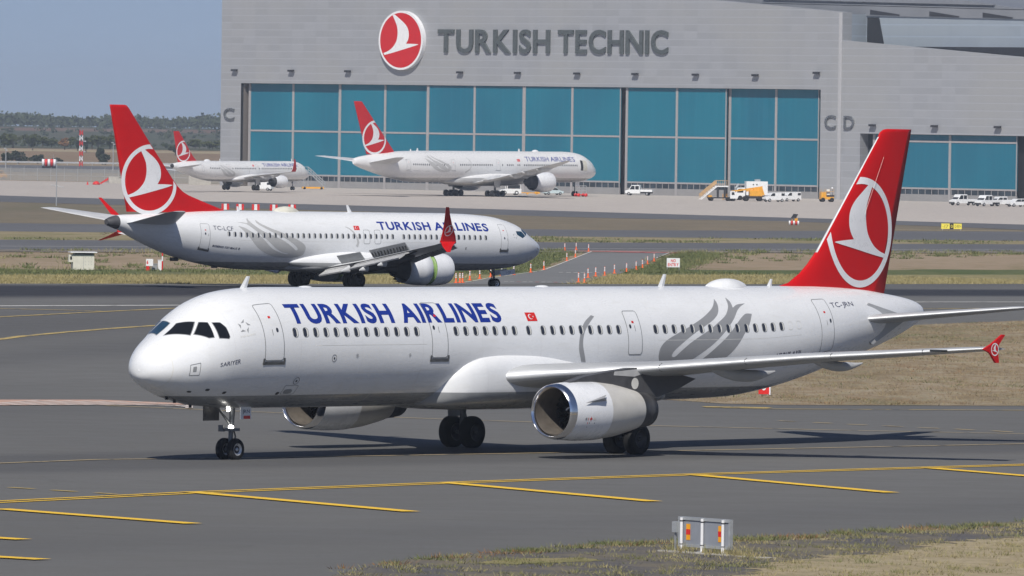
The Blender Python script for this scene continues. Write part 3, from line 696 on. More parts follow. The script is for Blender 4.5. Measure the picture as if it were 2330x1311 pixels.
def canoe(root, p0, p1, p2, wd, ht, side, m='wing', tipm='flapgrey', name='flap_fairing'):
    # spindle hung under the wing from p0 through p1 to the tail p2; points are (x, y, z)
    P = [np.array(p, float) for p in (p0, p1, p2)]; rings = []; n = 16
    for i in range(15):
        t = i/14; c = P[0]*(1-t)**2+P[1]*2*t*(1-t)+P[2]*t*t; s = math.sin(math.pi*min(1, (t*.94+.03)))**.62
        if t > .72: s *= 1-.35*(t-.72)/.28
        rings.append([(c[0], side*c[1]+wd/2*s*math.cos(2*math.pi*k/n), c[2]+ht/2*s*math.sin(2*math.pi*k/n)) for k in range(n)])
    o = MB().loft(rings[:12], 0, caps=(True, False)).build(name, m, root); MB().loft(rings[11:], 0, caps=(False, True)).build('fairing_tail', tipm, o)
def dome(root, x0, x1, z, h, w, name='satcom_dome', m='white'):
    mb = MB(); rings = []; n = 20
    for i in range(1, 16):
        t = i/16; s = math.sin(math.pi*t)**.6; hh = h*math.sin(math.pi*(t*.93+.03))**.55; rings.append([(x0+(x1-x0)*t, w/2*s*math.cos(math.pi*k/n), z+hh*math.sin(math.pi*k/n)) for k in range(n+1)])
    return mb.loft(rings, 0, close=False, caps=(True, True)).build(name, m, root)
def blade(root, x0, x1, z0, z1, c=.38, name='blade_antenna'):
    MB().loft([[(x0, 0, z0), (x0+c*.5, -.035, z0), (x0+c, 0, z0), (x0+c*.5, .035, z0)], [(x1, 0, z1), (x1+c*.25, -.015, z1), (x1+c*.5, 0, z1), (x1+c*.25, .015, z1)]], 0, caps=(True, True), smooth=False).build(name, 'white', root)
def strut_gear(root, name, x, y, ztop, r, w, dy, axles=(0,), lean=0., brace=1.2):
    g = MB().tube((x, y, r), (x+lean, y*.97, ztop), .10 if r > .5 else .075, .15 if r > .5 else .1, 12)
    g.tube((x, y-dy, r), (x, y+dy, r), .06, n=10).tube((x+lean*.5, y, ztop*.6), (x-brace, y*.7, ztop+.1), .05, n=8).tube((x+.12, y, r+.1), (x+.28, y, r+.42), .03, n=6).tube((x+.28, y, r+.42), (x+.12, y, r+.85), .03, n=6)
    if len(axles) > 1: g.tube((x+axles[0], y, r), (x+axles[-1], y, r), .13, n=10)
    o = g.build(name, 'steel', root)
    for a in axles:
        for s_ in (-1, 1): wheel(o, x+a, y+s_*dy, r, w)
    return o
def fin_all(root, fin, side, ring, clip, m='red', strip=None, rot=0., sc=1.):
    mb, rings, zs = fin.mesh(); n = len(rings[0])
    if strip:
        for k in range(len(zs)-1):
            if strip[0] < (zs[k]+zs[k+1])/2 < strip[1]:
                for i in list(range(2))+list(range(n-2, n)): mb.mi[k*n+i] = 1
    f = mb.build('tail_fin', [m, 'metal'], root)
    cx, cz, r = ring; lp = ring_loops(r*.875, r); (ax, az), (bx, bz) = clip; nx, nz = (bz-az), -(bx-ax)
    if nx < 0: nx, nz = -nx, -nz
    l = math.hypot(nx, nz); cl = [((ax+nx/l*.10, az+nz/l*.10), (nx/l, nz/l))]
    fin.decal([[(cx+u, cz+v) for u, v in q] for q in lp], 'logo_white', 'emblem_ring', f, side, .012, cl)
    c_, s_ = math.cos(rot), math.sin(rot)
    fin.decal([[(cx-r*sc*(u*c_-v*s_), cz+r*sc*(u*s_+v*c_)) for u, v in BIRD]], 'logo_white', 'emblem_bird', f, side, .016)
    return f
def flag(pl, x0, x1, t0, t1):
    # red flag, white crescent and star; x0 is its left edge as seen
    o = pl.decal('flag', [([[(x0, t0), (x1, t0), (x1, t1), (x0, t1)]], 0)], 'rred', off=.007)
    k = (t1-t0); w = (x1-x0); cx, ct = x0+w*.42, (t0+t1)/2; A = [(cx+w*.22*math.cos(a), ct+k*.30*math.sin(a)) for a in [math.radians(40+280*i/20) for i in range(21)]]
    B = [(cx+w*.055+w*.175*math.cos(a), ct+k*.24*math.sin(a)) for a in [math.radians(325-290*i/20) for i in range(21)]]
    st = [(cx+w*.26+w*.085*(1 if i % 2 == 0 else .4)*math.cos(math.radians(36*i+180)), ct+k*.115*(1 if i % 2 == 0 else .4)*math.sin(math.radians(36*i+180))) for i in range(10)]
    pl.decal('flag_crescent', [([A+B], 0), ([st], 0)], 'logo_white', o, .011)

def basis(aft, stbd, loc):
    a = Vector(aft).normalized(); s = Vector(stbd); s = (s-a*s.dot(a)).normalized(); u = a.cross(s)
    m = Matrix((a, s, u)).transposed().to_4x4(); m.translation = loc; return m

# hull sections: (x, top, bottom, half width, height of the widest line)
H321 = [(.40,3.13,3.11,.02,3.12),(.415,3.27,2.97,.17,3.12),(.46,3.42,2.86,.34,3.12),(.6,3.66,2.73,.6,3.13),(.9,3.95,2.54,.93,3.16),(1.35,4.24,2.34,1.25,3.25),(1.9,4.56,2.15,1.51,3.36),(2.4,4.92,2.03,1.68,3.5),(3.0,5.30,1.91,1.82,3.63),(3.6,5.57,1.86,1.9,3.73),(4.4,5.77,1.81,1.95,3.8),(5.4,5.87,1.78,1.972,3.83),(6.6,5.91,1.77,1.975,3.83),(12,5.9,1.76,1.975,3.83),(29,5.9,1.77,1.975,3.83),(32,5.9,1.83,1.97,3.85),(34,5.9,2.03,1.93,3.95),(35.5,5.9,2.28,1.85,4.05),(37.07,5.9,2.61,1.7,4.2),(38.4,5.87,2.94,1.52,4.35),(40.7,5.75,3.44,1.14,4.55),(42,5.61,3.78,.88,4.7),(43,5.49,4.08,.66,4.79),(43.8,5.35,4.36,.46,4.86),(44.25,5.2,4.55,.32,4.88),(44.5,5.05,4.72,.17,4.89)]
H737 = [(0,2.76,2.74,.02,2.75),(.08,2.98,2.52,.25,2.75),(.2,3.12,2.38,.42,2.76),(.5,3.33,2.17,.72,2.8),(1.0,3.6,1.94,1.05,2.88),(1.6,3.9,1.74,1.33,2.98),(2.05,4.18,1.62,1.48,3.05),(2.63,4.52,1.51,1.62,3.12),(3.3,4.73,1.41,1.73,3.18),(3.8,4.85,1.36,1.78,3.22),(4.6,5.0,1.3,1.84,3.26),(5.5,5.09,1.26,1.87,3.28),(7.2,5.18,1.22,1.88,3.3),(9.5,5.22,1.2,1.88,3.3),(25,5.22,1.18,1.88,3.3),(27,5.22,1.2,1.87,3.3),(28.7,5.21,1.29,1.85,3.33),(30.8,5.17,1.52,1.75,3.45),(33.4,5.05,2.03,1.5,3.7),(35.56,4.93,2.69,1.15,3.95),(36.9,4.89,3.2,.88,4.1),(38.3,4.83,3.8,.55,4.33),(39.0,4.7,4.0,.38,4.36),(39.4,4.55,4.15,.2,4.36)]
H777 = [(.05,4.95,4.9,.03,4.92),(.15,5.25,4.6,.35,4.92),(.5,5.85,4.15,.9,4.95),(.9,6.2,3.95,1.25,5.0),(1.62,6.74,3.68,1.7,5.1),(2.3,7.2,3.48,2.05,5.25),(3.43,7.89,3.22,2.45,5.5),(5.65,8.68,2.95,2.9,5.8),(8,8.98,2.86,3.07,5.92),(10.6,9.07,2.85,3.1,5.95),(46,9.07,2.82,3.1,5.95),(53,9.06,2.82,3.08,5.95),(57,9.0,2.95,2.95,6.0),(60,8.93,3.3,2.75,6.1),(64,8.6,3.98,2.25,6.35),(68.8,8.15,5.05,1.35,6.7),(72.6,7.55,6.15,.55,6.85),(73.0,7.4,6.35,.28,6.88)]
F321, F737, F777 = Fus(H321), Fus(H737), Fus(H777)
M['paint321'] = aircraft_paint('hull_paint_long', 2.245); M['paint737'] = aircraft_paint('hull_paint_taxiing', 1.74); M['paint777'] = aircraft_paint('hull_paint_widebody', 3.75, (.78, .78, .78), (.42, .42, .42), 1.6); M['paintneo'] = aircraft_paint('hull_paint_parked', 2.2, (.78, .78, .78), (.36, .36, .36))
TUL737 = [(29.17,27.3),(28.76,24.9),(28.42,20.5),(28.14,16.1),(27.71,10.),(27.39,8.3),(27.06,.8),(26.42,-13.2),(25.85,-21.2),(25.01,-27.2),(24.67,-27.7),(24.78,-25.7),(25.23,-23.9),(25.99,-14.8),(26.73,-.9),(27.06,4.6),(27.38,11.2),(27.92,22.8),(28.35,31.7),(28.73,34.1),(29.12,35.8),(28.66,36.1),(28.36,34.3),(28.17,37.),(28.21,43.1),(28.04,48.6),(28.03,41.3),(27.8,32.6),(27.45,24.1),(26.97,16.2),(26.3,9.6),(25.85,4.9),(25.22,-2.4),(24.77,-8.4),(24.34,-15.4),(24.04,-20.4),(23.91,-17.1),(24.16,-11.3),(24.58,-4.8),(25.01,1.3),(25.47,5.9),(26.03,12.5),(26.64,20.8),(27.21,29.5),(27.45,36.1),(27.42,44.1),(27.17,35.7),(26.73,28.6),(26.13,21.4),(25.47,15.6),(24.79,8.),(24.12,1.4),(23.51,-6.4),(23.22,-13.4),(23.23,-20.7),(23.33,-29.4),(23.77,-34.1),(24.63,-35.9),(25.62,-34.5),(26.42,-29.2),(27.19,-20.8),(27.78,-10.2),(28.23,1.9),(28.47,7.5),(28.79,17.1)]
TUL737 = smooth_loop(TUL737, (0, 20, 23, 25, 45), 2)
def ribbon(pts, w0, w1): 
    n = len(pts); L = []; Rr = []
    for i, (x, t) in enumerate(pts):
        a = pts[max(0, i-1)]; b = pts[min(n-1, i+1)]; dx, dt = b[0]-a[0], (b[1]-a[1])/28; l = math.hypot(dx, dt); w = (w0+(w1-w0)*i/(n-1))/2
        L.append((x-dt/l*w, t+dx/l*w*28)); Rr.append((x+dt/l*w, t-dx/l*w*28))
    return L+Rr[::-1]

# ================================================================ the taxiing long narrow-body, seen from its left side
def build_321():
    root = empty('airliner'); root.matrix_world = basis((.6357, .7718, -.0072), (-.7718, .6357, -.0051), (-12.771, 265.657, .281))
    tag(root, 'white airliner nearest the camera with blue title, taxiing nose to the left', 'airliner', 'airliners with red tails')
    P = Plane(root, F321, -1); F = F321; pw = M['paint321']
    MB().loft(F.rings(0, 44.25), 0, caps=(True, False)).build('fuselage', pw, root)
    MB().loft(F.rings(44.25, 45), 0, caps=(False, True)).build('tail_cone', 'dark', root)
    # belly fairing
    secs = [(14.15,.25,2.05,1.9),(14.22,.7,2.35,1.8),(14.4,1.25,2.75,1.71),(14.8,1.8,3.2,1.65),(15.4,2.12,3.56,1.61),(16.2,2.25,3.74,1.59),(17.3,2.29,3.80,1.58),(19,2.29,3.76,1.57),(21,2.26,3.5,1.58),(22.5,2.25,3.2,1.6),(25,2.1,2.9,1.65),(27,1.5,2.4,1.72),(28,.6,2.05,1.75)]
    xs = np.array([q[0] for q in secs]); xx = np.unique(np.r_[np.linspace(14.15, 16.2, 26), np.linspace(16.2, 28, 30)]); rings = []
    for x in xx:
        w, zt, zb = [float(pchip(xs, np.array([q[k] for q in secs]), np.array([x]))[0]) for k in (1, 2, 3)]; zm = (zt+zb)/2; hh = (zt-zb)/2; r = []
        for i in range(48):
            a = 2*math.pi*i/48; c, s_ = math.cos(a), math.sin(a); r.append((x, w*math.copysign(abs(c)**.62, c), zm+hh*math.copysign(abs(s_)**.62, s_)))
        rings.append(r)
    MB().loft(rings, 0, caps=(True, True)).build('belly_fairing', pw, root)
    # cockpit glazing
    def pane(pts, m='cockpit', side=-1): return ([pts], 0), m, side
    B = [(2.08, 84.5), (2.34, 64.1), (1.91, 52.), (1.46, 82.5)]; Cw = [(2.42,59.3),(2.61,51.1),(2.51,29.5),(2.34,32.3),(2.02,49.4)]; D = [(2.73,47.4),(2.96,42.),(3.06,33.4),(3.07,21.9),(3.01,20.2),(2.68,25.3)]
    for pts in (B, Cw, D):
        for side, m in ((-1, 'cockpit'), (1, 'cockpit_blue' if pts is B else 'cockpit')):
            Q = Plane(root, F, side); cx = sum(p[0] for p in pts)/len(pts); ct = sum(p[1] for p in pts)/len(pts)
            big = [(cx+(x-cx)*1.10, ct+(t-ct)*1.08) for x, t in pts]
            o = Q.decal('cockpit_window', [([big], 0)], 'line', dx=.12, dth=3, off=.004); Q.decal('pane', [([pts], 0)], m, o, .010, dx=.12, dth=3)
    # doors, windows, lettering
    P.door(4.6, 5.58, -10.8, 49.5, pw, (5.3, 18.9)); P.door(13.37, 14.25, -10.1, 48.4, pw, (13.56, 19.5)); P.door(24.28, 25.1, -9.8, 36.5, pw, (24.5, 19), False); P.door(35.92, 36.82, -22.5, 47.5, pw, (36.62, 16.3), False)
    P.windows([6.21+.5334*k for k in list(range(13))+list(range(16, 23))+[23.5]+list(range(25, 34))+list(range(37, 52))], 15.9)
    for x in (33.95, 34.49): P.decal('plugged_window', [([rrect(x-.14, x+.14, 11, 20.7, .12, 3.), rrect(x-.125, x+.125, 11.6, 20.1, .105, 2.6)], 0)], 'reveal')
    P.text('TURKISH', 6.12, 11.58, 24.3, 47.4, 'blue', 'title_lettering', .036); P.text('AIRLINES', 12.04, 17.42, 24.3, 47.4, 'blue', 'title_lettering', .036)
    P.text('TC-JRN', 37.02, 38.6, 30.2, 40.2, 'navy', 'registration', .0, dx=.4); P.text('AIRBUS A321', 33.0, 34.6, -17.2, -12.6, 'navy', 'type_lettering', .03, .02)
    P.text('SARIYER', 2.6, 3.46, -10.8, -6., 'navy', 'name_lettering', .0, dx=.15)
    flag(P, 18.81, 19.36, 25.4, 35.)
    P.decal('curved_stripe', [([smooth_loop([(22.47,31.5),(22.63,30.1),(22.11,20.3),(21.8,11.3),(21.71,-.3),(21.96,-16.7),(21.7,-15.9),(21.48,-3.2),(21.58,11.4),(21.95,23.4)], (0, 1, 5, 6), 4)], 0)], 'tulip', dx=1., off=.004)
    TA = [(30.18,51.9),(30.16,46.2),(30.06,39.7),(29.9,33.7),(29.68,28.9),(29.31,23.6),(28.72,17.3),(28.05,9.9),(27.39,1.),(26.98,-5.6),(26.84,-10.5),(26.93,-12.5),(27.09,-11.5),(27.34,-6.9),(27.88,1.5),(28.58,9.5),(29.16,15.6),(29.68,22.2),(30.21,29.4),(30.5,35.8),(30.72,42.7),(30.91,54.),(30.99,47.8),(30.91,39.1),(31.28,43.4),(31.79,44.8),(31.37,40.2),(31.05,34.9),(30.73,27.3),(30.31,18.8),(29.74,8.4),(29.09,-1.8),(28.18,-13.9),(27.2,-26),(26.4,-24),(26.14,-15.3),(26.08,-9.1),(26.16,-2.4),(26.48,4.2),(27.11,10.7),(27.92,18.),(28.85,27.6),(29.58,37.5),(29.92,44.6)]
    TB = [(31.85,31.4),(31.52,20.4),(31.12,10.4),(30.66,-1.7),(30.1,-13.),(29.2,-24),(28.,-24),(28.74,-13.8),(29.44,-2.5),(30.18,9.5),(30.76,20.6),(31.13,27.1),(31.43,31.2),(31.62,31.9)]
    P.decal('tulip_motif', [([smooth_loop(TA, (0, 21, 23, 25, 33), 3)], 0), ([smooth_loop(TB, (0, 5, 6), 3)], 0)], 'tulip', dx=1., off=.003, step=0)
    st = P.decal('emblem_star', [([[(3.80+.30*math.cos(R(90+72*i+d))*r, 27.3+8.6*math.sin(R(90+72*i+d))*r) for d, r in ((-20, .98), (34, .62), (-14, .52))]], i % 2) for i in range(5)], ['tulip', 'grey'], dx=.15, step=0)
    P.text('STAR ALLIANCE', 3.5, 4.2, 16.2, 18., 'reveal', 'small_lettering', .0, dx=.2)
    # hatches, joints, probes
    P.decal('static_port_panel', [([rrect(1.5, 1.86, -18.8, 2.5, .02, 1.), rrect(1.52, 1.84, -17.6, 1.3, .015, .8)], 0), ([rrect(1.60, 1.72, -11.5, -2.5, .02, .8)], 1)], ['line', 'grey'], dx=.08, dth=2)
    P.decal('radome_joint', [([[(.985, -85), (1.005, -85), (1.005, 85), (.985, 85)]], 0)], 'reveal', dth=2, off=.003)
    for x0, x1, t in ((7.2, 13.1, 3.2), (7.5, 12.9, -24), (26, 34.6, 4.5), (1.2, 5.4, -28.5)): P.decal('skin_joint', [([[(x0, t), (x1, t), (x1, t+.35), (x0, t+.35)]], 0)], 'reveal', dx=.4, off=.003)
    P.decal('cargo_door_joint', [([rrect(9.0, 10.9, -62, -30, .08, 2), rrect(9.015, 10.885, -61.6, -30.4, .07, 1.7)], 0), ([rrect(12.9, 14.3, -42, -21, .06, 1.5), rrect(12.915, 14.285, -41.6, -21.4, .05, 1.2)], 0)], 'reveal', dx=.5, off=.003)
    for x, t, r in ((8.2, -9, .13), (6.55, -32, .15), (9.4, -7, .07), (12.2, -7, .06)): P.decal('service_port', [([[(x+r*math.cos(a), t+r*28*math.sin(a)) for a in np.linspace(0, 6.28, 20)[:-1]], [(x+r*.82*math.cos(a), t+r*23*math.sin(a)) for a in np.linspace(0, 6.28, 20)[:-1]]], 0), ([[(x+r*.3*math.cos(a), t+r*9*math.sin(a)) for a in np.linspace(0, 6.28, 12)[:-1]]], 1)], ['line', 'dark'], dx=.3)
    for x, t in ((5.95, -47.5), (2.5, -44), (1.9, -52), (3.3, -47)): P.decal('drain_mast', [([rrect(x-.08, x+.08, t-2, t+2, .05, 1.5)], 0)], 'dark', dx=.1)
    P.decal('service_port', [([rrect(6.1, 6.8, -49, -37, .05, 2), rrect(6.12, 6.78, -48.5, -37.5, .05, 2)], 0), ([rrect(6.2, 6.62, -48, -42, .15, 2.4)], 1)], ['line', 'grey'])
    for x in (1.7, 2.1, 2.9): MB().box(x-.06, x+.06, -.12, -.08, F.at(x)[1]-.1, F.at(x)[1]+.05).build('pitot_probe', 'dark', root)
    blade(root, 5.42, 5.8, 5.82, 6.28); blade(root, 28.4, 28.72, 5.86, 6.34); blade(root, 34.9, 35.1, 5.88, 6.16, .3); dome(root, 31.25, 33.65, 5.76, .42, 1.05)
    for x in (8.87, 21.75): dome(root, x-.35, x+.35, 5.88, .07, .4, 'antenna_pad')
    # wings
    ws = [(1.5, 16.6, 7.3, 2.72, .98, .25), (2.2, 16.95, 6.8, 2.76, .86, .22), (3.4, 18.1, 5.55, 2.90, .72, .2), (5.75, 19.75, 4.2, 3.10, .54, .16), (6.4, 20.1, 3.9, 3.16, .50, .14), (11, 22.5, 2.75, 3.62, .34, .10), (16.0, 25.02, 1.55, 4.0, .19, .05), (16.9, 25.5, 1.2, 4.07, .14, .03)]
    for side in (-1, 1):
        w = wing_mesh(interp_secs(ws, 26), side, .045).build('wing', ['wing', 'metal'], root)
        for y, x, z in ((4.6, 24.0, 2.62), (7.9, 25.2, 2.98), (10.9, 26.35, 3.34)):
            l = 1. if y < 9 else .8; canoe(w, (x-3.9*l, y, z+.28), (x-1.9*l, y, z-.30*l), (x, y, z+.06), .34, .44*l, side)
        # slat joints
        for y in (6.6, 9.3, 12, 14.9):
            x = float(np.interp(y, [q[0] for q in ws], [q[1] for q in ws])); z = float(np.interp(y, [q[0] for q in ws], [q[3] for q in ws])); T = float(np.interp(y, [q[0] for q in ws], [q[4] for q in ws])); c = float(np.interp(y, [q[0] for q in ws], [q[2] for q in ws]))
            MB().loft([[(x+c*q, side*(y+d), z+sg*T/2*naca(q)*(1.1 if sg > 0 else .9)+sg*.006) for sg, q in ((-1, .05), (-1, .012), (1, .0005), (1, .012), (1, .05))] for d in (-.018, .018)], 0, close=False).build('slat_joint', 'dark', w)
        fo = [(25.21,4.05),(25.69,4.23),(26.32,4.55),(26.47,4.55),(26.10,4.2),(26.07,3.9),(26.12,3.57),(25.95,3.57),(25.59,3.92)]
        fe = MB().prism(fo, 'y', side*16.93, side*17.02).build('wingtip_fence', 'red', root)
        fl = ring_loops(.185, .225, 32); vs, fs = polytris([[(25.86+u, 4.04+v) for u, v in q] for q in fl]); MB().add([(x, side*17.026, z) for x, z in vs], fs).build('emblem_ring', 'logo_white', fe)
        vs, fs = polytris([[(25.86-.21*u, 4.04+.21*v) for u, v in BIRD]]); MB().add([(x, side*17.03, z) for x, z in vs], fs).build('emblem_bird', 'logo_white', fe)
        MB().box(24.52, 24.9, min(side*15.2, side*15.7), max(side*15.2, side*15.7), 3.93, 4.0).build('navigation_light', 'glass', w)
        # engines and pylons
        y = side*5.75
        e = engine(root, 15.30, y, 1.69, [(0,.87),(.03,.91),(.08,.94),(.30,.975),(.6,1.0),(1.3,1.035),(2.0,1.03),(2.2,1.025),(3.2,.93),(4.0,.79),(4.45,.695)], 4, [(0,.87),(.03,.84),(.14,.80),(.5,.80),(1.5,.82)], 1.32, .82, 8, None, [(4.44,.69),(4.46,.66),(4.95,.63),(5.28,.585),(5.28,.55),(4.6,.55)], [(4.6,.5),(5.0,.4),(5.6,.1),(5.62,0)])
        # chine and placards on the inner and outer faces of the cowl
        MB().add([(15.95, y-1.045*.985, 1.71+.30), (17.2, y-1.045*.93, 1.71+.16+.2), (16.85, y-1.16, 1.71+.47), (17.2, y-1.045*.90, 1.71+.57)], [(0, 1, 2), (0, 2, 3)]).build('strake', 'tulip', e)
        if side < 0:
            def cw(x, a): r = float(np.interp(x-15.22, [0, .23, .6, 1.3, 2.0, 2.2], [.87, .97, 1., 1.035, 1.03, 1.025]))+.006; return (x, y-r*math.cos(R(a)), 1.71+r*math.sin(R(a)))
            for x0, x1, a0, a1, m in ((16.16, 16.19, -36, -12, 'rred'), (16.25, 16.37, -16, -13, 'rred'), (16.3, 16.325, -19, -10, 'rred'), (16.02, 16.1, -17, -12, 'tulip'), (16.44, 16.56, -17, -12, 'reveal'), (16.25, 16.29, -24, -22, 'dark'), (16.52, 16.56, -24, -22, 'dark'), (16.2, 16.24, -33, -31, 'dark'), (16.5, 16.56, -33, -31.4, 'dark'), (16.85, 16.88, -33, -30, 'dark'), (16.95, 16.98, -33, -30, 'dark')):
                MB().add([cw(x0, a0), cw(x1, a0), cw(x1, a1), cw(x0, a1), cw(x0, (a0+a1)/2), cw(x1, (a0+a1)/2)], [(0, 1, 5, 4), (4, 5, 2, 3)]).build('cowl_placard', m, e)
        pyl = MB(); prof = [(16.1, 2.70), (17.0, 2.90), (18.4, 3.06), (19.5, 3.16), (20.2, 3.18), (21.8, 3.0), (23.2, 2.75), (22.2, 2.4), (21.0, 2.12), (19.8, 2.2), (18.0, 2.5)]
        pyl.prism(prof, 'y', y-.17, y+.17); pyl.build('pylon', 'pylon', e)
        MB().lathe([(0, 0), (0, .20), (.01, .20)], (19.75, y+side*.172, 2.62), 'y', 20, smooth=False).build('pylon_roundel', 'reveal', e)
        MB().prism([(18.55, 2.92), (19.7, 2.86), (20.3, 2.98), (20.2, 3.14), (18.6, 3.05)], 'y', y-.178, y+.178).build('pylon_panel', 'flapgrey', e)
        # tailplane
        hs = [(.5, 38.5, 4.3, 4.60, .40, 0), (1.0, 39.15, 3.75, 4.65, .36, 0), (5.9, 42.2, 1.55, 5.17, .15, 0), (6.22, 42.55, 1.1, 5.2, .08, 0)]
        ht = wing_mesh(interp_secs(hs, 12), side, .035).build('tailplane', ['wing', 'metal'], root)
        MB().prism([(38.75, 4.55), (39.7, 5.28), (41.5, 4.9), (42.2, 4.7), (40.0, 3.72), (39.4, 4.0)], 'y', side*.72, side*1.12).build('tailplane_root_plate', 'wing', ht)
        # main gear
        g = strut_gear(root, 'main_gear', 21.97, side*3.795, 2.75, .585, .42, .465, (0,), .0, .3)
        MB().prism([(21.6, 1.15), (22.3, 1.15), (22.45, 2.7), (21.45, 2.7)], 'y', side*4.12, side*4.16).build('gear_door', 'wing', g)
    fin = Fin([(34.9,5.55),(35.67,5.9),(36.23,6.02),(36.89,6.36),(37.35,6.7),(37.85,7.15),(41.55,11.43),(41.62,11.5),(41.74,11.67),(41.95,11.78),(42.2,11.81)], [(41.95,5.2),(42.15,5.58),(43.73,11.81)], .46, .2)
    fin_all(root, fin, -1, (40.46, 7.91, 2.075), ((37.85, 7.15), (41.62, 11.5)), strip=(7.2, 11.5), rot=R(-3), sc=.97)
    MB().tube((40.55, -.243, 8.6), (41.75, -.198, 10.75), .005, n=6).build('rudder_joint', 'reveal', root)
    # nose gear
    g = strut_gear(root, 'nose_gear', 5.07, 0, 1.95, .38, .22, .25, (0,), .12, .9)
    MB().box(5.12, 5.67, -.42, -.39, 1.42, 1.86, 0).box(5.28, 5.62, -.425, -.421, 1.42, 1.53, 1).build('gear_door', ['white', 'rred'], g)
    v, f = textmesh('JRN', .0); MB().add([(5.22+.37*p[0], -.424, 1.58+.16*p[1]) for p in v], f).build('door_lettering', 'navy', g)
    MB().box(4.15, 4.95, .40, .43, 1.35, 1.9).build('gear_door', 'dark', g)
    for x, yy, z, r in ((4.90, -.16, 1.13, .095), (4.80, -.12, 1.73, .06)):
        MB().lathe([(-.02, 0), (-.015, r*.7), (0, r), (.1, r*.7), (.1, 0)], (x, yy, z), 'x', 16).build('taxi_light', LAMP, g)
    MB().box(4.86, 5.3, -.24, .24, 1.0, 1.1).box(4.82, 4.9, .1, .32, .98, 1.2).build('steering_collar', 'steel', g)
    return root
t = NT('taxi_lamp'); t.b.inputs['Emission Color'].default_value = (1, .97, .9, 1); t.b.inputs['Emission Strength'].default_value = 9; LAMP = t.done((.9, .9, .88), .2)
build_321()

# ================================================================ the shorter twin taxiing away behind it, seen from its right side
def tailplane(root, secs, m=('wing_white', 'metal')):
    for side in (-1, 1): wing_mesh(interp_secs(secs, 12), side, .035).build('tailplane', list(m), root)
def winglet(root, secs, m='red', name='winglet'):
    # blade through (y, x_le, chord, z, thickness) stations
    rings = []
    for y, x, c, z, T in secs:
        l = [(x+c*q, y-T/2*naca(q), z) for q in QS]; rings.append(l+[(a, 2*y-b, d) for a, b, d in l[::-1][1:-1]])
    return MB().loft(rings, 0, caps=(True, True)).build(name, m, root)
def plate(pts, th): 
    a, b, c = (Vector(p) for p in pts[:3]); n = (b-a).cross(c-a).normalized()*th; q = [Vector(p) for p in pts]
    return [tuple(p) for p in q]+[tuple(p+n) for p in q], [(0, 1, 2, 3), (7, 6, 5, 4), (0, 4, 5, 1), (1, 5, 6, 2), (2, 6, 7, 3), (3, 7, 4, 0)]

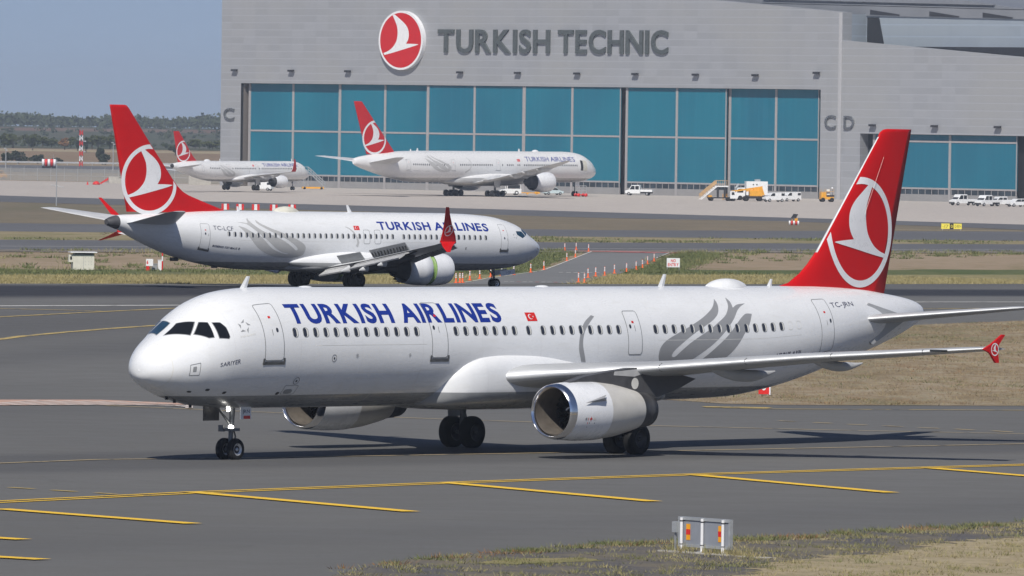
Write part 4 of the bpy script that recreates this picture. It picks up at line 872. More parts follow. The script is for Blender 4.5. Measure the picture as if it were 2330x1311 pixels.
def build_737():
    th, pit = .741, .0085
    aft = Vector((-math.cos(th)*math.cos(pit), -math.sin(th)*math.cos(pit), math.sin(pit))); st = Vector((math.sin(th), -math.cos(th), 0))
    m = basis(aft, st, (0, 0, 0)); m.translation = Vector((-1.264, 554.382, -.28))-(m.to_3x3() @ Vector((4.1, 0, 0)))
    root = empty('airliner'); root.matrix_world = m
    tag(root, 'white airliner behind the nearest one, rolling right with raised spoilers and split red winglets', 'airliner', 'airliners with red tails')
    P = Plane(root, F737, 1); F = F737; pw = M['paint737']
    MB().loft(F.rings(0, 38.55), 0, caps=(True, False)).build('fuselage', pw, root); MB().loft(F.rings(38.55, 40), 0, caps=(False, True)).build('exhaust_cone', 'pylon', root)
    MB().lathe([(39.385, .15), (39.41, .13), (39.2, .12)], (0, 0, 4.36), 'x', 20).build('exhaust_outlet', 'black', root)
    secs = [(11.8,.3,1.5,1.3),(12.5,1.2,1.9,1.15),(14,1.85,2.2,1.02),(17,2.0,2.35,.98),(20,2.0,2.25,.98),(22,1.85,1.95,1.05),(23.6,1.3,1.7,1.15),(24.4,.5,1.5,1.28)]; rings = []
    xs = np.array([q[0] for q in secs])
    for x in np.linspace(11.8, 24.4, 34):
        w, zt, zb = [float(pchip(xs, np.array([q[k] for q in secs]), np.array([x]))[0]) for k in (1, 2, 3)]; zm = (zt+zb)/2; hh = (zt-zb)/2
        rings.append([(x, w*math.copysign(abs(math.cos(a))**.7, math.cos(a)), zm+hh*math.copysign(abs(math.sin(a))**.7, math.sin(a))) for a in [2*math.pi*i/40 for i in range(40)]])
    MB().loft(rings, 0, caps=(True, True)).build('belly_fairing', pw, root)
    # raised root fillet over the wing
    rings = []
    for x in np.linspace(13, 24.5, 24):
        t = (x-13)/11.5; h = math.sin(math.pi*t)**.7; rings.append([(x, 1.2+1.0*h*math.cos(a)**.8 if math.cos(a) > 0 else 1.2, 1.75+.85*h*math.sin(a)) for a in np.linspace(-1.57, 1.57, 12)])
    MB().loft(rings, 0, close=False).build('wing_root_fillet', pw, root)
    for pts in ([(3.5,31.7),(2.85,37.),(2.55,25.5),(2.94,15.9),(3.5,22.)], [(2.75,40),(2.4,62),(1.95,55),(2.47,27)], [(2.36,66),(2.2,86),(1.7,84),(1.9,58)]):
        for side in (1, -1):
            Q = Plane(root, F, side); Q.decal('cockpit_window', [([pts], 0)], 'cockpit_blue' if side > 0 else 'cockpit', dx=.12, dth=3, off=.008)
    P.door(4.5, 5.2, -16, 44, pw, (4.85, 9), True, .03); P.door(31.65, 32.42, -31, 29.5, pw, (32.05, 3.5), True, .03)
    for x0, x1 in ((17.42, 18.0), (16.42, 17.0)): P.door(x0, x1, -6.8, 22.2, pw, None, False, .03)
    P.windows([9.211-.508*k for k in range(6)]+[30.077-.508*k for k in range(0, 42) if k != 30], 8.3, .26, .37)
    P.text('TURKISH', 16.5, 11.66, 22.2, 42.5, 'blue', 'title_lettering', .03); P.text('AIRLINES', 11.3, 6.25, 22.2, 42.5, 'blue', 'title_lettering', .03)
    P.text('TC-LCF', 31.35, 29.65, 15.2, 25., 'navy', 'registration', .0, dx=.4); P.text('BOEING 737 MAX 8', 31.4, 29.1, -22.5, -18, 'navy', 'type_lettering', .03, .03, dx=.4)
    flag(P, 18.77, 18.27, 21.4, 31.)
    P.decal('curved_stripe', [([ribbon([(19.52,28.4),(19.23,25.2),(18.87,16.1),(18.61,4.8),(18.49,-4.6),(18.6,-12)], .06, .22)], 0)], 'tulip_pale', off=.004)
    P.decal('tulip_motif', [([TUL737], 0)], 'tulip_pale', dx=.5, off=.003)
    P.decal('emblem_star', [([[(3.72-.26*math.cos(R(90+72*i+d))*r, 17.5+8*math.sin(R(90+72*i+d))*r) for d, r in ((-20, .98), (34, .62), (-14, .52))]], i % 2) for i in range(5)], ['tulip_pale', 'tulip'], dx=.15, step=0)
    P.decal('service_port', [([rrect(8.4, 8.55, -16, -11, .06, 2)], 0), ([rrect(.95, 1.1, -18, -15, .03, 1)], 0), ([rrect(.95, 1.15, -2, 0, .03, .6)], 0)], 'tulip', dx=.1)
    for x0, x1, t in ((12, 30, -3), (6, 12, -24)): P.decal('skin_joint', [([[(x0, t), (x1, t), (x1, t+.3), (x0, t+.3)]], 0)], 'reveal', dx=.4, off=.003)
    blade(root, 17.5, 17.85, 5.2, 5.7); blade(root, 27.6, 27.8, 5.18, 5.5, .3); dome(root, 22.3, 24.75, 5.05, .50, 1.0, m='cream')
    MB().box(33.1, 33.7, -.1, .1, 1.75, 2.0).build('tail_skid', 'dark', root); MB().box(29.8, 30.2, .1, .3, 1.3, 1.6).build('drain_mast', 'dark', root)
    fin = Fin([(28.6,5.05),(29.13,5.24),(31.08,5.84),(32.2,6.2),(32.69,6.42),(33.2,6.8),(33.55,7.16),(35.64,9.6),(37.6,12.),(37.83,12.2),(38.0,12.23)], [(37.55,4.5),(37.62,4.89),(39.3,12.23)], .50, .2)
    fin_all(root, fin, 1, (35.78, 7.22, 2.382), ((33.55, 7.16), (35.64, 9.6)))
    tailplane(root, [(.4, 33.8, 4.4, 4.28, .38, 0), (.9, 34.1, 3.9, 4.34, .34, 0), (6.6, 38.0, 1.45, 5.14, .14, 0), (6.95, 38.35, 1.1, 5.18, .08, 0)], ('wing_white', 'metal'))
    ws = [(1.4, 14.4, 6.9, 1.62, .90, .3), (1.9, 14.9, 6.4, 1.72, .85, .3), (5.8, 17.2, 4.1, 2.18, .54, .2), (10, 19.4, 3.1, 2.66, .36, .14), (16.2, 22.6, 1.75, 3.30, .2, .05), (16.85, 22.95, 1.5, 3.40, .16, .03)]
    at = lambda y, k: float(np.interp(y, [q[0] for q in ws], [q[k] for q in ws]))
    for side in (-1, 1):
        w = wing_mesh(interp_secs(ws, 24), side, .045).build('wing', ['wing_white', 'metal'], root)
        # drooped flaps in two steps, dark slot ahead of them
        for y0, y1 in ((2.15, 4.5), (5.15, 8.6), (8.65, 12.3)):
            for k, (dx0, dz0, dx1, dz1) in enumerate(((-.5, .02, .45, -.20), (.40, -.24, 1.0, -.56))):
                q = [(at(y, 1)+at(y, 2)+dx*(1 if y < 5 else .85), side*y, at(y, 3)-at(y, 5)+dz*(1 if y < 5 else .85)) for y, dx, dz in ((y0, dx0, dz0), (y1, dx0, dz0), (y1, dx1, dz1), (y0, dx1, dz1))]
                MB().add(*plate(q, .10)).build('flap', 'flapgrey', w)
        for y0, y1 in ((2.2, 4.6), (5.2, 12.2)):
            q = [(at(y, 1)+at(y, 2)+dx, side*y, at(y, 3)-at(y, 5)+dz) for y, dx, dz in ((y0, -1.15, .02), (y1, -.9, .02), (y1, -.2, -.18), (y0, -.35, -.22))]
            MB().add(*plate(q, .06)).build('flap_slot', 'cove', w)
        # raised spoilers
        for y0, y1 in ((2.6, 5.0), (6.0, 7.3), (7.35, 8.7), (8.75, 10.1), (10.15, 11.4)):
            q = []
            for y, u in ((y0, 0), (y1, 0), (y1, 1), (y0, 1)):
                xx = at(y, 1)+at(y, 2)-.72; zz = at(y, 3)+.10-at(y, 5)*.6; q.append((xx+u*.48, side*y, zz+u*.52))
            sp = MB().add(*plate(q, .05)).build('spoiler', 'grey', w)
            if side > 0 and y0 > 5:
                for yy in np.linspace(y0+.2, y1-.2, 3): MB().tube((at(yy, 1)+at(yy, 2)-.5, yy, at(yy, 3)+.02), (at(yy, 1)+at(yy, 2)-.36, yy, at(yy, 3)+.30), .05, n=6).build('spoiler_actuator', 'cove', w)
        for y, tx, tz in ((4.5, 22.3, 1.22), (7.0, 22.85, 1.36), (9.6, 23.5, 1.75)): canoe(w, (tx-3.3, y, tz+.62), (tx-1.6, y, tz+.34), (tx, y, tz), .50, .74, side, 'dark', 'wing_white')
        # slats ahead of the leading edge, with dark tracks
        for y0, y1 in ((5.6, 10), (10.1, 16.4)):
            q = [(at(y, 1)+dx, side*y, at(y, 3)+dz) for y, dx, dz in ((y0, -.42, -.28), (y1, -.34, -.22), (y1, .10, -.02), (y0, .12, -.02))]
            sl_ = MB().add(*plate(q, .07)).build('slat', 'metal', w)
            for yy in np.linspace(y0+.3, y1-.3, 6): MB().tube((at(yy, 1)-.3, side*yy, at(yy, 3)-.2), (at(yy, 1)+.3, side*yy, at(yy, 3)), .06, n=6).build('slat_track', 'cove', sl_)
        wl = winglet(root, [(side*16.85, 22.95, 1.5, 3.42, .14), (side*17.05, 23.2, 1.25, 3.9, .13), (side*17.41, 23.85, .75, 4.64, .09), (side*17.85, 24.45, .45, 5.3, .06), (side*18.2, 24.86, .28, 5.82, .03)])
        winglet(wl, [(side*16.9, 23.0, 1.45, 3.5, .12), (side*17.5, 23.9, .85, 3.16, .10), (side*18.28, 24.75, .3, 2.82, .05)], name='lower_blade')
        for q in ring_loops(.30, .36, 32)[:1]:
            lp = ring_loops(.31, .37, 32); vs, fs = polytris([[(24.02+u, 4.24+v*1.02) for u, v in q] for q in lp])
            yy = lambda z: float(np.interp(z, [3.42, 3.9, 4.64, 5.3], [16.85, 17.05, 17.41, 17.85]))
            MB().add([(x, side*(yy(z)+.085), z) for x, z in vs], fs).build('emblem_ring', 'logo_white', wl); vs, fs = polytris([[(24.02-.34*u, 4.24+.34*v) for u, v in BIRD]]); MB().add([(x, side*(yy(z)+.088), z) for x, z in vs], fs).build('emblem_bird', 'logo_white', wl)
        y = side*4.83
        e = engine(root, 13.0, y, 1.42, [(0,.90),(.03,.95),(.1,1.0),(.3,1.06),(.7,1.11),(1.3,1.14),(1.8,1.14)], 3, [(0,.90),(.03,.87),(.12,.84),(.6,.84),(1.3,.86)], 1.2, .86)
        MB().lathe([(1.78, 1.10), (1.8, 1.02), (2.18, 1.01)], (13., y, 1.42), n=56).build('open_reverser_ring', 'green', e)
        MB().lathe([(2.16, 1.02), (2.12, 1.10), (2.15, 1.135), (2.8, 1.12), (3.5, 1.05), (4.05, .965), (4.04, .945), (3.4, 1.0), (2.6, .98)], (13., y, 1.42), n=56).build('reverser_sleeve', 'cowl', e)
        MB().lathe([(2.0, .99), (4.0, .72), (4.9, .52), (4.9, .48), (4.2, .45)], (13., y, 1.42), n=40).build('core_cowl', 'dark', e); MB().lathe([(4.4, .42), (5.2, .25), (5.7, 0)], (13., y, 1.42), n=30).build('exhaust_plug', 'cove', e)
        k = 18; vs = []; fs = []
        for i in range(k):
            a0, a1 = 2*math.pi*i/k, 2*math.pi*(i+1)/k; am = (a0+a1)/2; b = len(vs)
            for a, x, r in ((a0, 17.04, .965), (a1, 17.04, .965), (am, 17.40, .935), (a0, 17.04, .945), (a1, 17.04, .945), (am, 17.40, .92)): vs.append((x, y+r*math.cos(a), 1.42+r*math.sin(a)))
            fs += [(b, b+1, b+2), (b+3, b+5, b+4), (b, b+2, b+5, b+3), (b+1, b+4, b+5, b+2)]
        MB().add(vs, fs).build('chevrons', 'cove', e)
        MB().prism([(13.8, 2.5), (15.5, 2.62), (17.5, 2.6), (19., 2.2), (18.6, 1.75), (16.8, 1.9), (15., 2.3)], 'y', y-.16, y+.16).build('pylon', 'dark', e)
        g = strut_gear(root, 'main_gear', 19.7, side*2.86, 1.7, .565, .42, .43, (0,), .0, .3)
        MB().prism([(19.35, .8), (20.05, .8), (20.15, 1.6), (19.3, 1.6)], 'y', side*3.38, side*3.41).build('gear_door', 'wing', g)
    g = strut_gear(root, 'nose_gear', 4.1, 0, 1.4, .35, .2, .2, (0,), .1, -.7)
    MB().prism([(2.55, 1.38), (3.95, 1.22), (3.85, .86), (2.55, 1.02)], 'y', .42, .45).prism([(2.55, 1.38), (3.95, 1.22), (3.85, .86), (2.55, 1.02)], 'y', -.45, -.42).build('gear_door', 'white', g)
    v, f = textmesh('LCF', .0); MB().add([(3.4-.45*p[0], .455, 1.05+.16*p[1]) for p in v], f).build('door_lettering', 'navy', g)
    return root
build_737()

# ================================================================ the two parked in front of the hangar
def build_777():
    th = .859; m = basis((-math.cos(th), -math.sin(th), 0), (math.sin(th), -math.cos(th), 0), (0, 0, 0)); m.translation = Vector((12.444, 1599.74, -5.42))-(m.to_3x3() @ Vector((5.9, 0, 0)))
    root = empty('airliner'); root.matrix_world = m
    tag(root, 'long wide body airliner parked before the teal hangar doors, its cockpit windows covered', 'airliner', 'airliners with red tails')
    P = Plane(root, F777, 1); F = F777; pw = M['paint777']
    MB().loft(F.rings(0, 80), 0, caps=(True, True)).build('fuselage', pw, root)
    secs = [(22,.5,3.3,2.7),(24,2.4,4.1,2.4),(28,3.2,4.9,2.15),(34,3.35,5.0,2.1),(40,3.2,4.6,2.15),(44,2.6,4.0,2.35),(47,.8,3.3,2.7)]; xs = np.array([q[0] for q in secs]); rings = []
    for x in np.linspace(22, 47, 34):
        w, zt, zb = [float(pchip(xs, np.array([q[k] for q in secs]), np.array([x]))[0]) for k in (1, 2, 3)]; zm = (zt+zb)/2; hh = (zt-zb)/2
        rings.append([(x, w*math.copysign(abs(math.cos(a))**.7, math.cos(a)), zm+hh*math.copysign(abs(math.sin(a))**.7, math.sin(a))) for a in [2*math.pi*i/40 for i in range(40)]])
    MB().loft(rings, 0, caps=(True, True)).build('belly_fairing', pw, root)
    rows = ((58.4, 48.1), (44.6, 34.9), (31.9, 31.9), (30.4, 28.3), (27.2, 26.3), (25.2, 8.5)); xs_ = []
    for a, b in rows: xs_ += [a-.56*k for k in range(int((a-b)/.56)+1)]
    P.windows(xs_[:98], 7., .27, .40, False)
    for x in (46.7, 33.1, 20.5 if False else 59.7): P.door(x-.55, x+.55, -15, 27, pw, (x, 7), False, .05)
    P.decal('door', [([rrect(6.9, 7.7, -11.5, 28.5, .1, 2)], 0)], 'black', dx=.3); P.decal('nose_cover', [([rrect(5.5, 6.85, -12, 30.5, .15, 3)], 0)], 'cream', dx=.3, off=.03)
    P.decal('nose_cover', [([[(3.9, 42), (2.5, 60), (1.9, 40), (2.6, 22), (3.9, 25)]], 0)], 'white', dx=.3, off=.03)
    P.text('TURKISH', 24.5, 17.35, 21.3, 41.5, 'blue', 'title_lettering', .01); P.text('AIRLINES', 16.8, 9.25, 21.3, 41.5, 'blue', 'title_lettering', .01)
    flag(P, 27.2, 26.3, 20.5, 30.5)
    P.decal('tulip_motif', [([[(47.4+(x-23.2)*1.27, t*.83+10) for x, t in TUL737]], 0)], 'tulip_pale', dx=1.5, off=.01)
    P.decal('curved_stripe', [([ribbon([(42.4,35.3),(41.6,21.4),(41.28,6.1),(41.75,-8.8),(43.,-21.7)], .08, .25)], 0)], 'tulip_pale', off=.01)
    P.text('TC-LJK', 62.3, 59.9, 21, 27, 'tulip', 'registration', .0, dx=.6); P.text('BOEING 777-300ER', 58.2, 53.5, -18, -15.5, 'tulip', 'type_lettering', .0)
    for x0, x1, t in ((60.3, 58.8, -20), (47.2, 45.9, -15), (34, 32.3, -13)): P.decal('cargo_door_mark', [([rrect(x1, x0, t-1, t+1, .05, .4)], 0)], 'tulip', off=.01)
    dome(root, 17.4, 19.4, 8.95, .45, 1.0); blade(root, 23.0, 23.25, 9.03, 9.6, .7); blade(root, 53.8, 53.95, 9.03, 9.55, .7); blade(root, 55.9, 56.05, 9.0, 9.4, .5)
    fin = Fin([(60.4,8.3),(61.16,8.92),(70.55,18.4),(70.76,18.6),(71.1,18.65)], [(69.1,7.9),(69.21,8.18),(73.12,18.65)], .9, .35)
    fin_all(root, fin, 1, (67.14, 11.57, 3.333), ((61.16, 8.92), (70.76, 18.65)))
    tailplane(root, [(.8, 61.2, 8.6, 6.6, .8, 0), (1.8, 62.1, 7.6, 6.75, .7, 0), (10.2, 69.6, 2.8, 7.75, .25, 0), (10.76, 70.3, 2.2, 7.8, .12, 0)])
    ws = [(2.4, 24.4, 16.5, 3.3, 1.7, .7), (3.1, 25.3, 15.6, 3.4, 1.65, .7), (9.9, 29.9, 10.6, 4.45, 1.0, .5), (20, 36.6, 6.2, 5.9, .6, .25), (29, 42.5, 3.1, 7.15, .3, .08), (31.2, 44.3, 1.9, 7.45, .2, .04), (32.4, 45.6, .7, 7.6, .08, 0)]
    for side in (-1, 1):
        w = wing_mesh(interp_secs(ws, 24), side, .045).build('wing', ['wing_white', 'metal'], root)
        for y, tx, tz in ((6.5, 42.0, 3.35), (13.5, 41.8, 4.15), (17.5, 42.6, 4.85), (22, 43.6, 5.5)): canoe(w, (tx-5.5, y, tz+1.0), (tx-2.8, y, tz-.1), (tx, y, tz+.15), .8, 1.1, side, 'wing_white', 'flapgrey')
        y = side*9.75
        e = engine(root, 25.1, y, 3.08, [(0,1.66),(.05,1.74),(.2,1.83),(.5,1.93),(1.4,2.03),(2.4,2.05),(3.6,1.98),(4.7,1.84),(5.5,1.70)], 3, [(0,1.66),(.06,1.60),(.2,1.57),(1.,1.58),(1.8,1.62)], 1.7, 1.62)
        MB().lathe([(5.48, 1.68), (4.6, 1.62), (4.0, 1.55)], (25.1, y, 3.08), n=48).build('exhaust_duct', 'cove', e); MB().lathe([(4.2, 1.4), (6.2, 1.12), (7.0, .9), (7., .85), (6.2, .8)], (25.1, y, 3.08), n=40).build('core_cowl', 'dark', e); MB().lathe([(6.6, .8), (7.6, .45), (8.3, 0)], (25.1, y, 3.08), n=30).build('exhaust_plug', 'dark', e)
        MB().prism([(26.8, 5.0), (30, 5.5), (33.5, 5.2), (35, 4.2), (32.5, 3.7), (30, 4.4)], 'y', y-.3, y+.3).build('pylon', 'wing_white', e)
        g = MB().tube((36.9, side*5.5, .7), (36.9, side*5.4, 4.2), .2, .3, 12).tube((35.3, side*5.5, .7), (38.5, side*5.5, .7), .16, n=10).tube((36.9, side*5.4, 2), (35, side*4, 4), .08, n=8).build('main_gear', 'steel', root)
        for dx in (-1.46, 0, 1.46):
            for dy in (-.7, .7): wheel(g, 36.9+dx, side*5.5+dy, .66, .5)
        MB().prism([(36.2, 1.9), (37.7, 1.9), (38.2, 4.0), (35.8, 4.0)], 'y', side*6.1, side*6.16).build('gear_door', 'wing_white', g)
    g = strut_gear(root, 'nose_gear', 5.9, 0, 3.2, .55, .4, .36, (0,), .1, -1.2); MB().box(5.2, 6.5, .55, .6, 2.0, 3.1).build('gear_door', 'white', g)
    return root
build_777()

def build_neo():
    th = .934; m = basis((-math.cos(th), -math.sin(th), 0), (math.sin(th), -math.cos(th), 0), (0, 0, 0)); m.translation = Vector((-44.927, 1609.6, -4.95))-(m.to_3x3() @ Vector((5.07, 0, 0)))
    m.translation.z = -5.0
    root = empty('airliner'); root.matrix_world = m
    tag(root, 'small far airliner parked by the left hangar pier with stairs at its nose', 'airliner', 'airliners with red tails')
    P = Plane(root, F321, 1); F = F321; pw = M['paintneo']
    MB().loft(F.rings(0, 44.0), 0, caps=(True, False)).build('fuselage', pw, root); MB().loft(F.rings(44.0, 45), 0, caps=(False, True)).build('tail_cone', 'dark', root)
    secs = [(13.72,.25,2.05,1.9),(14.4,1.7,3.,1.66),(15.8,2.2,3.49,1.6),(20,2.27,3.5,1.57),(25,2.1,2.9,1.65),(28,.6,2.05,1.75)]; xs = np.array([q[0] for q in secs]); rings = []
    for x in np.linspace(13.72, 28, 30):
        w, zt, zb = [float(pchip(xs, np.array([q[k] for q in secs]), np.array([x]))[0]) for k in (1, 2, 3)]; zm = (zt+zb)/2; hh = (zt-zb)/2
        rings.append([(x, w*math.copysign(abs(math.cos(a))**.65, math.cos(a)), zm+hh*math.copysign(abs(math.sin(a))**.65, math.sin(a))) for a in [2*math.pi*i/36 for i in range(36)]])
    MB().loft(rings, 0, caps=(True, True)).build('belly_fairing', pw, root)
    xs_ = []
    for a, b in ((34.1, 30.9), (27., 27.), (26.1, 19.3), (18.4, 18.4), (17.5, 5.9)): xs_ += [a-.5334*k for k in range(int((a-b)/.5334)+1)]
    P.windows(xs_, 16., .26, .34, False)
    for x in (4.8 if False else 5.09, 18.95, 28.2, 36.3): P.door(x-.42, x+.42, -10, 44, pw, (x, 18), False, .04)
    for pts in ([(2.73,47.4),(2.96,42.),(3.06,33.4),(3.07,21.9),(2.68,25.3)], [(2.42,59.3),(2.61,51.1),(2.51,29.5),(2.02,49.4)]): P.decal('cockpit_window', [([pts], 0)], 'cockpit', dx=.2)
    P.text('TURKISH', 16.9, 11.3, 28., 52, 'blue', 'title_lettering', .02); P.text('AIRLINES', 10.9, 5.7, 28., 52, 'blue', 'title_lettering', .02)
    flag(P, 20.4, 19.85, 28, 40)
    P.decal('tulip_motif', [([[(26.2+(x-23.2)*.88, t*.93+1) for x, t in TUL737]], 0)], 'tulip_pale', dx=1.5, off=.008)
    P.decal('curved_stripe', [([ribbon([(22.5,31.5),(22.1,20.3),(21.8,5),(21.7,-8),(21.96,-16.7)], .08, .22)], 0)], 'tulip_pale', off=.008)
    dome(root, 31.9, 34.0, 5.74, .5, 1.0); blade(root, 28.6, 28.85, 5.86, 6.3, .4); blade(root, 5.2, 5.5, 5.85, 6.4, .4)
    fin = Fin([(35.2,5.55),(36.27,5.89),(36.9,6.3),(37.7,7.0),(41.85,11.6),(42.09,11.8)], [(41.9,5.2),(42.31,5.59),(43.8,11.8)], .46, .2)
    fin_all(root, fin, 1, (40.71, 7.8, 2.113), ((37.7, 7.0), (42.09, 11.8)))
    tailplane(root, [(.5, 38.5, 4.3, 4.60, .40, 0), (1.0, 39.15, 3.75, 4.65, .36, 0), (5.9, 42.2, 1.55, 5.17, .15, 0), (6.22, 42.55, 1.1, 5.2, .08, 0)])
    ws = [(1.5, 16.6, 7.3, 2.72, .98, .25), (3.4, 18.25, 5.4, 3.0, .80, .2), (6.4, 20.15, 3.85, 3.28, .54, .14), (16.6, 25.3, 1.4, 4.0, .16, .03)]
    for side in (-1, 1):
        w = wing_mesh(interp_secs(ws, 18), side, .045).build('wing', ['wing_white', 'metal'], root)
        for y, x, z in ((4.1, 22.8, 2.62), (7.2, 24.0, 2.86), (10.5, 24.8, 3.2)): canoe(w, (x-2.6, y, z+.38), (x-.9, y, z-.5), (x+1., y, z+.02), .4, .5, side, 'wing_white')
        winglet(root, [(side*16.6, 25.3, 1.4, 4.0, .14), (side*17.0, 25.6, 1.2, 4.5, .12), (side*17.5, 26.4, .6, 5.9, .06), (side*17.6, 26.8, .35, 6.5, .03)], name='sharklet')
        y = side*5.75
        e = engine(root, 15.2, y, 1.83, [(0,1.06),(.04,1.11),(.12,1.16),(.4,1.24),(1.2,1.3),(2.2,1.27),(3.1,1.14),(3.6,1.05)], 3, [(0,1.06),(.04,1.02),(.12,1.0),(.6,1.0),(1.2,1.02)], 1.1, 1.02)
        MB().lathe([(3.58, 1.03), (2.8, .98)], (15.2, y, 1.83), n=40).lathe([(2.8, .9), (4.4, .6), (4.4, .55)], (15.2, y, 1.83), n=40).lathe([(4.2, .5), (5.2, 0)], (15.2, y, 1.83), n=24).build('exhaust_nozzle', 'cove', e)
        MB().prism([(16.4, 3.05), (18.6, 3.3), (20.5, 3.4), (22, 2.9), (20.5, 2.3), (18, 2.6)], 'y', y-.16, y+.16).build('pylon', 'wing_white', e)
        g = strut_gear(root, 'main_gear', 21.97, side*3.795, 2.6, .585, .42, .465, (0,), .0, .3); MB().prism([(21.5, .9), (22.4, .9), (22.7, 2.5), (21.2, 2.5)], 'y', side*4.3, side*4.34).build('gear_door', 'wing_white', g)
    g = strut_gear(root, 'nose_gear', 5.07, 0, 1.95, .38, .22, .25, (0,), .12, -.9); MB().box(4.3, 5.6, .45, .48, 1.35, 1.9).build('gear_door', 'white', g)
build_neo()

# ---------------------------------------------------------------- small things on the field
def G(x, y, dz=0.): return (x, y, gz(y)+.05+dz)
def simple(name, mb, mats, loc, rz, label, cat, group=None): return tag(mb.build(name, mats, None, loc, rz), label, cat, group)

# delineator posts along the closed taxiway
def delineator():
    r = empty('delineator_post'); MB().lathe([(0, 0), (0, .17), (.05, .16), (.09, .06), (.34, .055), (.34, 0)], (0, 0, 0), 'z', 14).build('post_base', 'orange', r)
    MB().lathe([(.34, .042), (.72, .04), (.75, .03), (.75, 0)], (0, 0, 0), 'z', 12).build('post_tube', 'orange', r)
    b = MB()
    for z in (.38, .50, .62): b.lathe([(z, .055), (z+.085, .054)], (0, 0, 0), 'z', 12)
    b.build('reflective_band', 'logo_white', r); return r
PL = [(-4.13,582.),(-3.85,583.5),(-3.66,583.8),(-3.21,599.8),(-2.5,609.3),(-1.69,619.2),(-.84,628.1),(.13,635.4),(1.52,651.2),(2.67,668.4),(5.02,729.5),(6.02,756.8),(6.56,815),(5.35,809.8),(7.73,803.9)]
PR = [(5.,595.7),(5.42,592.8),(5.98,623.7),(6.67,631.9),(7.44,636.4),(8.42,651.7),(9.57,662.2),(10.59,676.2),(11.33,688.5),(12.2,714.),(13.15,734.)]
proto = None
for side, pts in (('left', PL), ('right', PR)):
    for i, (x, y) in enumerate(pts):
        o = delineator() if proto is None else copy_tree(proto); proto = proto or o; o.location = G(x, y)
        lab = {'left': 'orange and white delineator post in the row along the grass behind the second airliner nose', 'right': 'orange and white delineator post in the row on the sign side of the closed taxiway'}[side]
        if side == 'left' and i < 3: lab = 'orange and white delineator post in the tight cluster of three beside the engine cowl'
        tag(o, lab, 'delineator post', 'orange delineator posts round the closed taxiway')

# NO ENTRY board
r = empty('no_entry_sign', G(13.75, 675.8), 0, 'small white board on two legs reading NO ENTRY in red', 'sign')
bd = MB().box(-.56, .56, -.02, .02, .28, 1.06).build('sign_board', 'logo_white', r)
for x in (-.5, .5): MB().tube((x, .03, 0), (x, .03, 1.0), .025, n=8).build('leg', 'galv', r)
for body, w, z0 in (('NO', .42, .70), ('ENTRY', .92, .36)):
    v, f = textmesh(body, .03); MB().add([(-w/2+w*p[0], -.026, z0+.27*p[1]) for p in v], f).build('sign_lettering', 'rred', bd)

# cabinet with overhanging roof
r = empty('equipment_cabinet', G(-34.3, 631.5), R(12), 'cream equipment cabinet with an overhanging flat roof and a side box', 'cabinet')
MB().prism([(-.85, 0), (.85, 0), (.85, 1.2), (-.85, 1.2)], 'y', -.5, .5).build('cabinet_body', 'cream', r); MB().box(-1.1, 1.05, -.75, .65, 1.36, 1.44).build('roof', 'logo_white', r)
MB().box(-.72, .8, -.45, .45, 1.2, 1.358).build('vent_gap', 'dark', r); sb = MB().box(-1.2, -.855, -.5, -.05, .62, 1.2).build('side_box', 'cream', r); MB().box(-1.1, -.95, -.53, -.505, .82, 1.06).build('box_window', 'black', sb)
dm = MB().box(-.02, .0, -.51, -.502, 0, 1.2)
for x in (.12, .38, .6):
    for z in (.4, .62, .95): dm.box(x, x+.03, -.51, -.502, z, z+.06)
dm.build('cabinet_fittings', 'grey', r)
# marker, boxes and pole near it
r = empty('marker_sign', G(-29., 632.5), 0, 'white box marker with a red squiggle on a red leg below the tail cone', 'sign'); MB().box(-.28, .28, -.12, .12, .36, .92).build('sign_box', 'logo_white', r); MB().box(-.26, -.02, -.1, .1, 0, .358).build('leg', 'rred', r)
v, f = textmesh('6', .05); MB().add([(-.24+.14*p[0], -.125, .5+.32*p[1]) for p in v], f).build('sign_lettering', 'rred', r)
simple('utility_box', MB().box(-.2, .2, -.2, .2, 0, .5).box(-.22, .22, -.22, .22, .5, .54), 'grey', G(-28.65, 633.5), .2, 'grey utility box beside the white box marker', 'utility box')
simple('utility_box', MB().box(-.16, .16, -.15, .15, 0, .80).box(-.18, .18, -.17, .17, .80, .84), 'logo_white', G(-28.25, 634), .1, 'tall white utility box beside the red and white pole', 'utility box')
r = empty('marker_pole', G(-28.02, 633.3), 0, 'short red and white banded pole under the second airliner tail', 'pole')
for i, (m, z0, z1) in enumerate((('rred', 0, .75), ('logo_white', .75, 1.15), ('rred', 1.15, 1.5))): MB().tube((0, 0, z0), (0, 0, z1), .06, n=10).build('pole_band', m, r)
# red hold board
r = empty('hold_board', G(11.25, 351.), R(-12), 'small red board with a white digit on the grass below the long hull', 'sign')
MB().box(-.24, .24, -.05, .05, .05, .78).build('sign_board', 'rred', r); MB().box(.243, .30, -.06, .06, .02, .80).build('edge_strip', 'logo_white', r); MB().box(-.2, -.14, -.03, .03, 0, .049).box(.14, .2, -.03, .03, 0, .049).build('leg', 'galv', r)
v, f = textmesh('0', .03); MB().add([(-.11+.22*p[0], -.056, .22+.40*p[1]) for p in v], f).build('sign_lettering', 'logo_white', r)
